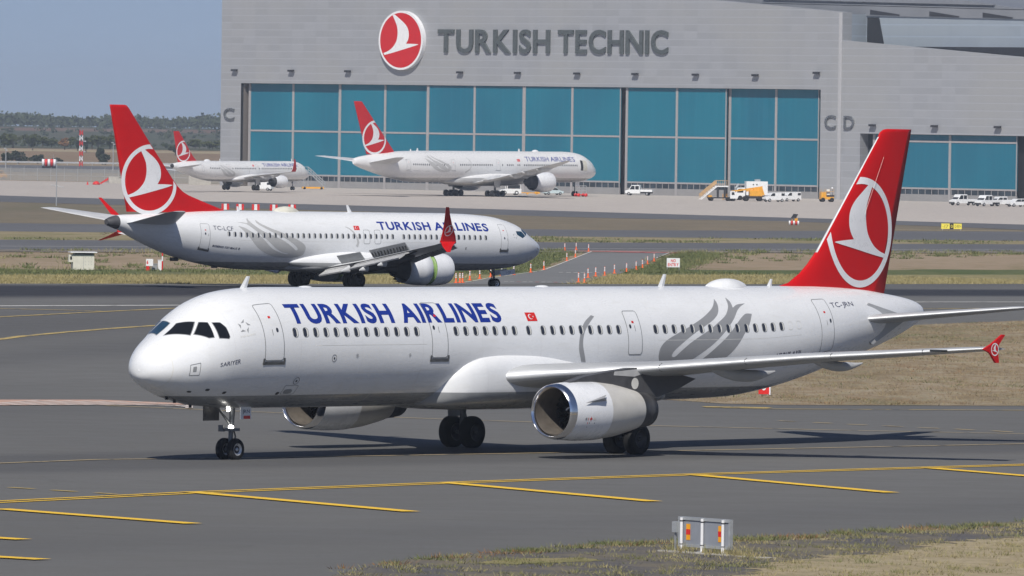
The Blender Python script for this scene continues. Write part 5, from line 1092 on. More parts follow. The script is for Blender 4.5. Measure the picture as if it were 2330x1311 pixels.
# yellow guidance sign
r = empty('guidance_sign', G(60.25, 1086.3), R(8), 'yellow taxiway guidance sign with a black middle panel', 'sign')
MB().box(-1.45, -.28, -.1, .1, .18, .92).build('sign_panel', 'syellow', r); MB().box(.25, 1.4, -.1, .1, .18, .92).build('sign_panel', 'syellow', r); cp = MB().box(-.275, .245, -.11, .11, .16, .94).build('sign_panel', 'black', r); MB().box(-1.3, -1.2, -.05, .05, 0, .18).box(1.2, 1.3, -.05, .05, 0, .18).build('leg', 'galv', r)
M['olive'] = pm('faded_sign_black', (.30, .25, .03), .5)
for body, x0, x1, m in (('-17', -1.3, -.45, 'olive'), ('0', -.14, .12, 'syellow'), ('041>', .4, 1.28, 'olive')):
    v, f = textmesh(body, .0); MB().add([(x0+(x1-x0)*p[0], -.115, .32+.44*p[1]) for p in v], f).build('sign_lettering', m, r)
# flood light on barrels
r = empty('flood_light', G(40.2, 1132.), 0, 'dark flood light on a yellow stand behind red and white barrels', 'flood light')
MB().prism([(-.45, 1.0), (.35, 1.05), (.6, 1.55), (-.05, 1.6)], 'y', -.3, .3).build('lamp_head', 'dark', r); MB().box(.1, .55, -.2, .2, .5, 1.0).box(-.3, -.2, -.1, .1, 0, 1.0).build('stand', 'yellow', r)
for i in range(5): simple('barrel', MB().lathe([(0, 0), (0, .13), (.62, .13), (.62, 0)], (0, 0, 0), 'z', 14), ('logo_white', 'rred')[i % 2], G(40.2-.62+.31*i, 1131.2-(i % 2)*.2), 0, ['white barrel at the open end below the dark flood light', 'red barrel near the open end below the dark flood light', 'white barrel in the middle below the dark flood light', 'red barrel right below the yellow lamp stand', 'white barrel beyond the yellow lamp stand'][i], 'barrel', 'red and white barrels')
# five red and white barriers
for i, (x, y) in enumerate([(-45.7,1256.4),(-43.36,1256.),(-40.86,1255.9),(-37.91,1252.6),(-35.1,1256.8)]):
    r = empty('barrier', G(x, y), .15*(i % 2), ['red and white barrier next to the red fin root', 'red and white barrier behind the short blade antenna', 'red and white barrier midway between antenna and dome', 'red and white barrier at the tail side of the satcom dome', 'red and white barrier peeping over the satcom dome'][i], 'barrier', 'red and white barriers on the far taxiway')
    for x0, x1, m in ((-.62, -.24, 'rred'), (-.238, .238, 'logo_white'), (.24, .62, 'rred')): MB().prism([(x0, 0), (x1, 0), (x1-.02, .95), (x0+.02, .95)], 'y', -.2, .2).build('barrier_block', m, r)
# masts, lamps, tower
r = empty('thin_mast', G(-74.2, 1285), 0, 'thin white mast with a short crossbar standing on brown grass', 'mast'); MB().tube((0, 0, 0), (0, 0, 7.5), .09, .05, 8).build('pole', 'galv', r); MB().tube((-1., 0, 3.4), (1.2, 0, 3.0), .05, n=6).build('crossbar', 'galv', r)
for x, y, h, lab in ((-96.1, 1898, 8.2, 'grey lamp mast with two heads rising beside the red tail fin'), (-124.6, 1941, 6.2, 'grey lamp mast with two heads near the left edge fence')):
    r = empty('lamp_post', G(x, y), 0, lab, 'lamp post', 'lamp masts along the perimeter'); MB().tube((0, 0, 0), (0, 0, h), .16, .09, 8).build('pole', 'galv', r)
    for s_ in (-1, 1): MB().box(s_*.2-.25, s_*.2+.25, -.3, .1, h-.2-.4*(s_ > 0), h+.05-.4*(s_ > 0)).build('lamp_head', 'galv', r)
r = empty('lattice_tower', G(-119.3, 2182), 0, 'red and white banded lattice tower standing before the brown field', 'tower')
for k in range(7):
    z0, z1 = k*1.42, (k+1)*1.42; mb = MB()
    for sx in (-.36, .36):
        for sy in (-.36, .36): mb.tube((sx, sy, z0), (sx, sy, z1), .10, n=6)
    for a, b in ((-.45, .45), (.45, -.45)): mb.tube((a, -.45, z0), (b, -.45, z1), .06, n=6).tube((a, .45, z0), (b, .45, z1), .09, n=6).tube((-.45, a, z0), (-.45, b, z1), .09, n=6)
    mb.build('tower_section', ('rred', 'logo_white')[k % 2], r)
MB().box(.4, 1.3, -.2, .2, 6.8, 7.1).box(.4, 1.2, -.2, .2, 3.9, 4.2).build('antenna_arm', 'galv', r)
r = empty('striped_board', G(-123.2, 2097), 0, 'row of red and white columns forming a striped board beyond the fence', 'marker board')
for i in range(5): MB().lathe([(.6, 0), (.6, .36), (2.5, .36), (2.5, 0)], (-1.5+.76*i, 0, 0), 'z', 12).build('board_column', ('logo_white', 'rred', 'logo_white', 'rred', 'logo_white')[i], r)
MB().box(-1.8, 1.85, -.1, .1, 0, .6).build('board_base', 'dark', r); MB().tube((1.2, 0, 2.5), (1.2, 0, 3.8), .05, n=6).build('board_antenna', 'galv', r)
simple('concrete_block', MB().box(-1.3, .9, -1, 1, 0, 1.5).box(.92, 1.6, -.9, .7, 0, 1.1), 'concrete', G(-87.5, 1735), .1, 'pale concrete block by the red tail fin at the fence foot', 'concrete block')
simple('concrete_wall', MB().box(-2.5, 2.4, -.6, .6, 0, 1.9).box(-2.3, 1.8, -.5, .5, 1.9, 2.1), 'concrete', G(-68.5, 1728), .1, 'low stained concrete wall behind the small far airliner tail', 'wall')
mb = MB().lathe([(0, 0), (0, .85), (.4, .75), (.75, .3), (.75, 0)], (-1.2, 0, 0), 'z', 14)
for i in range(5): mb.box(-.3+.35*i, .0+.35*i, -.4, .4, .15+.2*i, .55+.24*i)
simple('folded_barrier', mb, 'rred', G(-88.6, 1703), 0, 'red folded barrier heap lying on the apron near the fence', 'barrier')
simple('traffic_cone', MB().lathe([(0, .3), (.05, .3), (.06, .2), (.7, .05), (.7, 0)], (0, 0, 0), 'z', 12), 'rred', G(-91.5, 1700), 0, 'lone red cone beside the folded red barrier heap', 'cone')
simple('yellow_post', MB().box(-.3, .3, -.3, .3, 0, 1.1), 'syellow', G(-61.5, 1712), 0, 'short yellow post standing behind the small far airliner', 'post')
# the back of a small sign on a concrete strip in the foreground verge
r = empty('taxiway_sign', G(5.12, 205.95), math.atan2(-1.3, 1.16), 'grey back of a taxiway sign with amber and red reflectors on the gravel verge', 'sign')
MB().box(-.95, .95, -.02, .03, .20, .86).build('sign_panel', 'signback', r)
fr = MB().box(-.99, .99, -.05, .06, .84, .92).box(-.99, .99, -.05, .06, .14, .21).box(-.995, -.93, -.045, .055, .21, .84).box(.93, .995, -.045, .055, .21, .84); fr.build('sign_frame', 'galv', r)
for x in (-.82, -.03, .76):
    p = MB().tube((x, -.085, .0), (x, -.085, .90), .042, n=12).build('post', 'logo_white', r); MB().tube((x, -.085, .80), (x, -.085, .83), .049, n=12).tube((x, -.085, .2), (x, -.085, .22), .049, n=12).build('clamp', 'dark', p); MB().box(x-.11, x+.11, -.16, -.01, 0, .05).build('foot', 'galv', p)
for x in (-.62, .60):
    q = MB().box(x-.075, x+.075, -.03, -.024, .32, .74).build('reflector', 'amber', r); MB().box(x-.077, x+.077, -.034, -.028, .46, .60).build('reflector_band', 'rred', q)
MB().box(-1.17, -1.0, -.1, .06, .5, .78).box(-1.13, -1.09, -.04, .0, .05, .5).build('junction_box', 'galv', r)
simple('concrete_strip', MB().box(-1.45, 2.7, -.34, .02, -.05, .035), 'concrete', G(5.12, 205.95, -.01), math.atan2(-1.3, 1.16), 'weathered concrete strip under the back of the taxiway sign', 'concrete strip')

# ---------------------------------------------------------------- vehicles on the apron
def vehicle(name, loc, yaw, prof, wid, glass, front, wheels, label, cat, group=None, r=.36, m='vwhite', parts=()):
    # prof = side outline (x forward, z); glass = side window outlines; front = windscreen (x0, z0, x1, z1)
    o = empty(name, loc, R(yaw), label, cat, group); h = wid/2
    b = MB().prism(prof, 'y', -h, h).build('body', m, o)
    bev = b.modifiers.new('edge', 'BEVEL'); bev.width = .07; bev.segments = 2; bev.limit_method = 'ANGLE'
    for g in glass:
        for s_ in (-1, 1): MB().prism(g, 'y', s_*(h-.01), s_*(h+.012)).build('side_window', 'glass', o)
    if front:
        x0, z0, x1, z1 = front; k = .86; MB().add([(x0, -h*.9, z0), (x0, h*.9, z0), (x1, h*k, z1), (x1, -h*k, z1)], [(0, 1, 2, 3)]).build('windscreen', 'glass', o)
    fx = max(p[0] for p in prof)
    for s_ in (-1, 1): MB().box(fx-.03, fx+.02, s_*h*.62-.16, s_*h*.62+.16, .62, .8).build('headlight', 'reveal', o)
    MB().box(fx-.05, fx+.03, -h*.95, h*.95, .32, .5).build('bumper', 'dark', o)
    for x in wheels:
        for s_ in (-1, 1):
            w = MB().lathe([(-.11, r*.5), (-.11, r*.9), (-.07, r), (.07, r), (.11, r*.9), (.11, r*.5)], (x, s_*(h-.10), r), 'y', 20).build('wheel', 'rubber', o); MB().lathe([(-.09, r*.52), (-.09, 0)], (x, s_*(h-.10), r), 'y', 16).lathe([(.09, r*.52), (.09, 0)], (x, s_*(h-.10), r), 'y', 16).build('hub', 'hub', w)
    for nm, mb, mt in parts: mb.build(nm, mt, o)
    return o
VAN = [(2.15, .35), (2.15, .85), (1.35, 1.12), (.75, 1.80), (-2.0, 1.86), (-2.12, .35)]; VANG = [[(1.25, 1.14), (.75, 1.68), (.2, 1.7), (.2, 1.14)], [(-1.2, 1.2), (-1.2, 1.68), (-1.9, 1.68), (-1.9, 1.2)]]
gv = 'white service vehicles on the apron'
def crewcab(loc, yaw, label, l=2.7, bed=True, h=2.15):
    prof = [(l, .4), (l, .95), (l-.75, 1.2), (l-1.35, h-.05), (l-3.0, h), (l-3.15, .95), (l-3.15, .4)]
    g = [[(l-.95, 1.22), (l-1.4, h-.2), (l-2.0, h-.2), (l-2.0, 1.22)], [(l-2.15, 1.22), (l-2.15, h-.2), (l-2.9, h-.2), (l-2.9, 1.22)]]
    bd = MB().box(l-5.7, l-3.2, -.95, .95, .75, .85).box(l-5.7, l-3.2, -.95, -.9, .85, 1.2).box(l-5.7, l-3.2, .9, .95, .85, 1.2).box(l-5.7, l-5.65, -.9, .9, .85, 1.2)
    ch = MB().box(l-5.6, l-3.15, -.4, .4, .45, .74)
    return vehicle('pickup_truck', loc, yaw, prof, 1.9, g, (l-.72, 1.23, l-1.37, h-.12), (l-.8, l-4.6), label, 'truck', gv, .36, 'vwhite', [('load_bed', bd, 'vwhite'), ('chassis', ch, 'dark'), ('bumper', MB().box(l-.02, l+.05, -.9, .9, .4, .62), 'dark')])
crewcab(G(26.0, 1634), 168, 'white pickup with open bed alone by the dark gap between door leaves', 2.8)
crewcab(G(86.9, 1528), 214, 'white crew cab truck with open bed, first of the row by the side bay')
crewcab(G(91., 1517), 222, 'white pickup with roof lamps, second in the row by the side bay')
crewcab(G(94.2, 1524), 205, 'low white pickup half hidden in the row by the side bay', 2.4, h=1.85)
CARP = [(2.1, .3), (2.1, .75), (1.2, .95), (.45, 1.5), (-1.5, 1.55), (-2.1, 1.0), (-2.1, .3)]; CARG = [[(1.0, .98), (.45, 1.4), (-.3, 1.43), (-.3, .98)], [(-.4, .98), (-.4, 1.43), (-1.35, 1.43), (-1.7, 1.0)]]
vehicle('estate_car', G(96.5, 1515), 210, CARP, 1.8, CARG, (1.15, .98, .5, 1.44), (1.3, -1.3), 'white estate car at the end of the row by the frame edge', 'car', gv, .33)
vehicle('van', G(51., 1548), 205, VAN, 1.85, VANG, (1.33, 1.15, .78, 1.72), (1.35, -1.35), 'white panel van parked in front of the yellow boom lift', 'van', gv, .34)
vehicle('van', G(54.6, 1560), 212, VAN, 1.85, VANG, (1.33, 1.15, .78, 1.72), (1.35, -1.35), 'white panel van tucked behind the other van', 'van', gv, .34)
vehicle('small_car', G(8.1, 1622), 25, CARP, 1.7, CARG, (1.15, .98, .5, 1.44), (1.3, -1.3), 'pale blue small car under the wide body airliner engine', 'car', None, .32, 'paleblue')
vehicle('small_car', G(-51.5, 1628), 160, VAN, 1.8, VANG, (1.33, 1.15, .78, 1.72), (1.35, -1.35), 'white van beneath the wing of the small far airliner', 'van', gv, .33)
TRP = [(2.2, .3), (2.2, 1.0), (.8, 1.2), (.75, 1.25), (-2.2, 1.25), (-2.2, .3)]
vehicle('tow_tractor', G(-.7, 1611), 192, TRP, 2.0, [], None, (1.3, -1.2), 'white tow tractor with an open cab beside the wide body main wheels', 'tractor', gv, .45, 'vwhite', [('cab_roof', MB().box(-2.1, .8, -.95, .95, 2.05, 2.2), 'vwhite'), ('cab_pillar', MB().box(.66, .76, -.93, -.83, 1.25, 2.05).box(.66, .76, .83, .93, 1.25, 2.05).box(-2.1, -2.0, -.93, -.83, 1.25, 2.05).box(-2.1, -2.0, .83, .93, 1.25, 2.05).box(-.8, -.7, -.93, -.83, 1.25, 2.05), 'vwhite'), ('seat', MB().box(-.9, -.4, -.6, .6, 1.25, 1.85), 'rred'), ('cab_glass', MB().box(-1.9, .6, .80, .82, 1.3, 2.0), 'glass')])
simple('tow_bar', MB().box(-2.2, 2.2, -.12, .12, .25, .40).box(1.2, 2.2, -.5, .5, .15, .55).tube((-.3, -.5, .2), (-.3, .5, .2), .2, n=12).tube((1.6, -.5, .2), (1.6, .5, .2), .2, n=12), 'yellow', G(3.2, 1624.5), .1, 'orange yellow tow bar on small wheels below the wide body engine', 'tow bar')
# stair truck
def stairs(mb, x0, z0, x1, z1, w, n=14):
    for i in range(n): t = i/n; x = x0+(x1-x0)*t; z = z0+(z1-z0)*t; mb.box(min(x, x+(x1-x0)/n*1.2), max(x, x+(x1-x0)/n*1.2), -w, w, z, z+.06)
    return mb
r = empty('stair_truck', G(40., 1551), R(190), 'truck carrying tilted passenger stairs with tan handrails', 'stair truck')
st = MB().prism([(3.3, .25), (3.6, .25), (.3, 3.0), (-2.0, 3.0), (-2.0, 2.75), (.2, 2.75)], 'y', -.85, -.75).prism([(3.3, .25), (3.6, .25), (.3, 3.0), (-2.0, 3.0), (-2.0, 2.75), (.2, 2.75)], 'y', .75, .85); stairs(st, 3.4, .35, .3, 2.9, .75); st.box(-2., .25, -.75, .75, 2.8, 2.86); st.build('stairway', 'vwhite', r)
hr = MB()
for s_ in (-.8, .8):
    hr.tube((3.5, s_, 1.3), (.3, s_, 4.0), .05, n=6).tube((.3, s_, 4.0), (-2, s_, 4.), .05, n=6).tube((3.4, s_, .85), (.3, s_, 3.5), .05, n=6)
    for t in np.linspace(0, 1, 8): hr.tube((3.45-3.15*t, s_, .35+2.6*t), (3.45-3.15*t, s_, 1.3+2.7*t), .04, n=6)
    for x in (-.4, -1.2, -2.): hr.tube((x, s_, 2.9), (x, s_, 4.), .04, n=6)
    hr.prism([(3.5, .9), (.3, 3.55), (.3, 3.95), (3.5, 1.3)], 'y', s_-.01, s_+.01)
hr.build('handrail', 'tan', r); MB().box(-2.8, 1.9, -.7, .7, .5, .75).box(-1.6, -1.4, -.6, .6, .75, 2.75).box(-.2, 0, -.6, .6, .75, 2.75).build('chassis', 'dark', r)
MB().prism([(-3.9, .5), (-2.4, .5), (-2.4, 1.9), (-3.3, 1.95), (-3.9, 1.2)], 'y', -.9, .9).build('cab', 'vwhite', r); MB().prism([(-3.3, 1.2), (-2.7, 1.2), (-2.7, 1.75), (-3.2, 1.75)], 'y', -.912, .912).build('side_window', 'glass', r); MB().box(1.2, 1.9, -.72, .72, .75, 1.1).build('tool_box', 'yellow', r)
for x in (1.3, -2.2, -3.1):
    for s_ in (-.75, .75): MB().lathe([(-.13, .2), (-.13, .4), (.13, .4), (.13, .2), (.1, 0), (-.1, 0), (-.13, .2)], (x, s_, .4), 'y', 18).build('wheel', 'rubber', r)
# box truck
r = empty('box_truck', G(46.8, 1572), R(188), 'white box truck with a tall plain body behind the yellow boom', 'truck')
MB().box(-3.6, .7, -1.2, 1.2, 1.0, 3.75).build('cargo_box', 'vwhite', r); MB().box(-2.2, -1.2, -.6, .6, 3.75, 4.15).build('roof_unit', 'galv', r); MB().prism([(.95, .5), (2.8, .5), (2.8, 1.5), (2.45, 2.45), (.95, 2.5)], 'y', -1.1, 1.1).build('cab', 'vwhite', r)
MB().prism([(1.3, 1.5), (2.55, 1.5), (2.3, 2.25), (1.3, 2.25)], 'y', -1.112, 1.112).build('side_window', 'glass', r); MB().add([(2.81, -1, 1.5), (2.81, 1, 1.5), (2.48, .95, 2.35), (2.48, -.95, 2.35)], [(0, 1, 2, 3)]).build('windscreen', 'glass', r)
MB().box(-3.6, 2.7, -.5, .5, .6, .98).box(-2.2, .6, -1.1, 1.1, .55, .62).box(-2.2, .6, -1.1, 1.1, .8, .86).build('chassis', 'dark', r)
v_ = MB().lathe([(-.01, 0), (-.01, .15), (0, .15)], (-.7, 1.21, 3.1), 'y', 16, smooth=False).lathe([(-.01, 0), (-.01, .15), (0, .15)], (-1.4, 1.21, 3.1), 'y', 16, smooth=False); v_.build('vent', 'black', r); MB().tube((2.2, .9, 3.2), (2.9, .9, 2.3), .25, .2, 12).build('air_duct', 'galv', r)
for x in (-2.6, 1.9):
    for s_ in (-1, 1): MB().lathe([(-.14, .2), (-.14, .46), (.14, .46), (.14, .2), (.1, 0), (-.1, 0), (-.14, .2)], (x, s_*1.02, .46), 'y', 18).build('wheel', 'rubber', r)
# boom lift
r = empty('boom_lift', G(47., 1556), R(186), 'yellow boom lift with its folded arm between the box truck and vans', 'boom lift')
MB().box(-1.6, 1.6, -1.1, 1.1, .5, .95).build('chassis', 'dark', r); MB().box(-1.9, .6, -.9, .9, 1.0, 2.1).prism([(-2.4, 1.2), (-.2, 1.2), (-.2, 2.6), (-1.9, 2.7)], 'y', -.7, .7).build('turret', 'yellow', r)
MB().prism([(-2.0, 2.95), (-2.0, 2.55), (4.0, 1.75), (4.1, 2.0)], 'y', -.22, .22).prism([(4.1, 2.0), (3.85, 1.95), (4.6, .5), (4.85, .6)], 'y', -.15, .15).prism([(-2.0, 2.5), (1.2, 2.1), (1.2, 1.85), (-2, 2.2)], 'y', -.3, .3).build('boom_arm', 'yellow', r)
bk = MB().box(4.4, 5.8, -.8, .8, .2, .3)
for x in (4.4, 5.1, 5.8):
    for s_ in (-.8, .8): bk.tube((x, s_, .3), (x, s_, 1.3), .03, n=6)
for z in (.8, 1.3): bk.tube((4.4, -.8, z), (5.8, -.8, z), .03, n=6).tube((4.4, .8, z), (5.8, .8, z), .03, n=6)
bk.build('basket', 'yellow', r)
for x in (-1.4, 1.3):
    for s_ in (-1, 1): MB().lathe([(-.18, .2), (-.18, .5), (.18, .5), (.18, .2), (.1, 0), (-.1, 0), (-.18, .2)], (x, s_*1.05, .5), 'y', 18).build('wheel', 'rubber', r)
r = empty('scissor_lift', G(61.8, 1560), R(190), 'small orange machine with a cluttered top by the corner pier', 'lift')
MB().box(-1.3, 1.3, -.8, .8, .5, 1.0).box(.2, 1.3, -.7, .7, 1.0, 1.9).build('chassis', 'yellow', r); MB().box(-1.4, .1, -.7, .7, 1.0, 1.35).build('deck', 'dark', r)
c_ = MB()
for x in (-1.3, -.5, .3, 1.2):
    for s_ in (-.7, .7): c_.tube((x, s_, 1.3), (x, s_, 2.6), .04, n=6)
c_.box(-1.3, 1.2, -.75, .75, 2.0, 2.1).build('guard_rail', 'tan', r); MB().box(-.6, .1, -.4, .4, 1.36, 2.5).build('tank', 'reveal', r)
MB().lathe([(2.5, 0), (2.6, .2), (2.8, .2), (2.95, 0)], (-1.1, 0, 0), 'z', 10).build('beacon', 'logo_white', r)
for x in (-.9, .9):
    for s_ in (-1, 1): MB().lathe([(-.15, .2), (-.15, .42), (.15, .42), (.15, .2), (.1, 0), (-.1, 0), (-.15, .2)], (x, s_*.8, .42), 'y', 18).build('wheel', 'rubber', r)
# stairs at the small airliner nose, frame at the wide body nose wheel
r = empty('boarding_stairs', G(-42.4, 1668), R(188), 'silver boarding stairs on an orange wheeled base by the small far airliner nose', 'stairs')
s2 = MB(); stairs(s2, -2.6, .4, .9, 3.6, .7, 16); s2.box(.9, 1.9, -.7, .7, 3.55, 3.65)
for s_ in (-.72, .72):
    for dz in (.1, .6, 1.1): s2.tube((-2.7, s_, .4+dz), (.9, s_, 3.6+dz), .05, n=6)
    for t in np.linspace(0, 1, 7): s2.tube((-2.7+3.6*t, s_, .4+3.2*t), (-2.7+3.6*t, s_, 1.5+3.2*t), .04, n=6)
    for x in (.9, 1.8): s2.tube((x, s_, .3), (x, s_, 4.7), .05, n=6)
    s2.tube((.9, s_, 4.7), (1.8, s_, 4.7), .05, n=6)
s2.build('stairway', 'galv', r); MB().box(-2.4, 2.2, -.8, .8, .15, .5).build('wheeled_base', 'yellow', r)
for x in (-1.9, 1.7):
    for s_ in (-1, 1): MB().lathe([(-.1, 0), (-.1, .25), (.1, .25), (.1, 0)], (x, s_*.8, .25), 'y', 14).build('wheel', 'rubber', r)
r = empty('nose_tow_frame', G(13.6, 1594), R(200), 'red wheeled tow frame with rails around the wide body nose wheel', 'tow frame')
f_ = MB()
for x in (-.9, .0, .9):
    for s_ in (-.7, .7): f_.tube((x, s_, .3), (x, s_, 2.2), .05, n=6)
for z in (1.2, 2.2): f_.tube((-.9, -.7, z), (.9, -.7, z), .05, n=6).tube((-.9, .7, z), (.9, .7, z), .05, n=6).tube((-.9, -.7, z), (-.9, .7, z), .05, n=6)
f_.tube((-.9, -.7, 1.2), (.9, -.7, 2.2), .05, n=6); f_.build('rail', 'galv', r); MB().box(-1.1, 1.1, -.8, .8, .3, .5).build('frame', 'rred', r)
for x in (-.8, .8):
    for s_ in (-1, 1): MB().lathe([(-.1, 0), (-.1, .35), (.1, .35), (.1, 0)], (x, s_*.85, .35), 'y', 14).build('wheel', 'rred', r)
TR2 = [(1.8, .3), (1.8, 1.0), (1.1, 1.15), (.9, 1.9), (-1.2, 1.95), (-1.9, 1.2), (-1.9, .3)]
vehicle('service_vehicle', G(-117.6, 1808), 10, TR2, 1.8, [[(.9, 1.2), (.8, 1.75), (-1., 1.78), (-1., 1.2)]], None, (1.1, -1.1), 'yellow service vehicle cut by the left frame edge', 'vehicle', None, .35, 'yellow')

# ---------------------------------------------------------------- perimeter fence
def meshmat():
    t = NT('chain_link'); return t.done((.34, .34, .33), .6, .3, .4, 0, .65)
M['chain'] = meshmat()
fpts = [(-330, 1880), (-116, 1778), (-82, 1762), (-62, 1755)]
r = empty('perimeter_fence', G(-62, 1755), 0, 'long grey chain link fence closing the far edge of the apron', 'fence'); ox, oy, oz = r.location
mb = MB()
for a, b in zip(fpts, fpts[1:]): mb.add([(a[0]-ox, a[1]-oy, 0), (b[0]-ox, b[1]-oy, 0), (b[0]-ox, b[1]-oy, 2.7), (a[0]-ox, a[1]-oy, 2.7)], [(0, 1, 2, 3)])
mb.build('chain_link', 'chain', r)
pp = dense(fpts, 3.2)
for x, y in pp[-62:]: MB().tube((x-ox, y-oy, 0), (x-ox, y-oy, 2.8), .06, n=6).tube((x-ox, y-oy, 2.8), (x-ox+.1, y-oy-.35, 3.1), .05, n=6).build('fence_post', 'galv', r)
mb = MB()
for a, b in zip(fpts, fpts[1:]): mb.tube((a[0]-ox, a[1]-oy, 2.7), (b[0]-ox, b[1]-oy, 2.7), .05, n=6).tube((a[0]-ox, a[1]-oy, 1.2), (b[0]-ox, b[1]-oy, 1.2), .04, n=6)
mb.build('fence_rail', 'galv', r)
zone('service_road', 1985, 2070, .05, 'asphalt_far')
r = empty('guard_rail', G(-160, 2215), 0, 'pale guard rail running along the far road below the brown field', 'guard rail'); g_ = MB().box(-300, 260, -.1, .1, .5, .95)
g_.build('rail', 'galv', r); g_ = MB()
for k in range(-40, 36): g_.box(k*7-.1, k*7+.1, .12, .3, 0, 1.)
g_.build('rail_post', 'galv', r)['kind'] = 'stuff'

# ---------------------------------------------------------------- trees, scrub, grass
M['leaf_far'] = leafy('far_foliage', [(.3, (.035, .05, .025)), (.5, (.06, .075, .035)), (.7, (.09, .10, .05))], .05)
M['leaf_mid'] = leafy('mid_foliage', [(.3, (.045, .06, .022)), (.5, (.08, .095, .035)), (.72, (.14, .135, .06))], .35)
M['leaf_dark'] = leafy('dark_foliage', [(.3, (.022, .032, .018)), (.55, (.04, .052, .028)), (.75, (.07, .08, .045))], .35)
M['bark'] = pm('bark', (.10, .08, .06), .9, var=.3)
M['weed'] = leafy('weed_green', [(.3, (.085, .11, .04)), (.5, (.14, .16, .065)), (.72, (.26, .235, .12))], .6)
M['blade'] = leafy('grass_blade', [(.28, (.085, .11, .035)), (.46, (.20, .20, .085)), (.60, (.36, .30, .16)), (.78, (.46, .39, .24))], .5)
M['strawblade'] = leafy('straw_blade', [(.3, (.22, .20, .08)), (.5, (.34, .29, .14)), (.75, (.46, .39, .23))], .25)
M['drystem'] = leafy('dry_stem', [(.28, (.20, .17, .08)), (.46, (.30, .24, .13)), (.62, (.33, .25, .16)), (.78, (.42, .35, .22))], .5)
M['redblade'] = leafy('reddish_weed', [(.3, (.20, .10, .05)), (.55, (.27, .16, .08)), (.75, (.22, .20, .07))], .5)
rg = np.random.default_rng(5)
def facemesh(name, V, m, parent=None, nper=4):
    # V: (n, nper, 3) loose leaf faces in one mesh
    V = np.asarray(V, float); n = len(V); me = bpy.data.meshes.new(name); me.from_pydata(V.reshape(-1, 3).tolist(), [], (np.arange(n*nper).reshape(n, nper)).tolist())
    me.materials.append(M[m] if isinstance(m, str) else m); o = bpy.data.objects.new(name, me); C.objects.link(o); o.parent = parent; return o
def leafquads(c, s):
    n = len(c); a = rg.normal(size=(n, 3)); a /= np.linalg.norm(a, axis=1)[:, None]; b = rg.normal(size=(n, 3)); b -= a*(a*b).sum(1)[:, None]; b /= np.linalg.norm(b, axis=1)[:, None]
    s = (s*rg.uniform(.6, 1.3, n))[:, None]; return np.stack([c-a*s, c+b*s*.7, c+a*s, c-b*s*.7], 1)
def crown(w, h, n, clumps=14, base=.25):
    # leaf centres gathered in uneven clumps
    cc = rg.normal(size=(clumps, 3)); cc /= np.linalg.norm(cc, axis=1)[:, None]; cc *= rg.uniform(.25, .8, clumps)[:, None]; cr = rg.uniform(.22, .42, clumps)
    k = rg.integers(0, clumps, n); d = rg.normal(size=(n, 3)); d /= np.linalg.norm(d, axis=1)[:, None]
    p = cc[k]+d*(cr[k]*rg.uniform(.6, 1.05, n))[:, None]; p[:, 0] *= w/2; p[:, 1] *= w/2; p[:, 2] = base*h+(p[:, 2]*.5+.5)*h*(1-base); return p
def tree(loc, w, h, m, label, cat='tree', n=900, group='trees and bushes beyond the fence', trunk=True, base=.25, ls=.32):
    r = empty('tree' if trunk else 'bush', loc, 0, label, cat, group)
    facemesh('crown' if trunk else 'foliage', leafquads(crown(w, h, n, 16, base), ls), m, r)
    t = MB().tube((0, 0, 0), (.1, 0, h*.5), .05*h, .025*h, 8)
    for a in range(4): t.tube((.06, 0, h*(.25+.06*a)), (w*.25*math.cos(a*1.7), w*.25*math.sin(a*1.7), h*(.55+.06*a)), .022*h, .008*h, 6)
    t.build('trunk' if trunk else 'stem', 'bark', r); return r
def px(u, y): return (u-1165)*y/18000          # world x of something at depth y seen at column u of the photograph
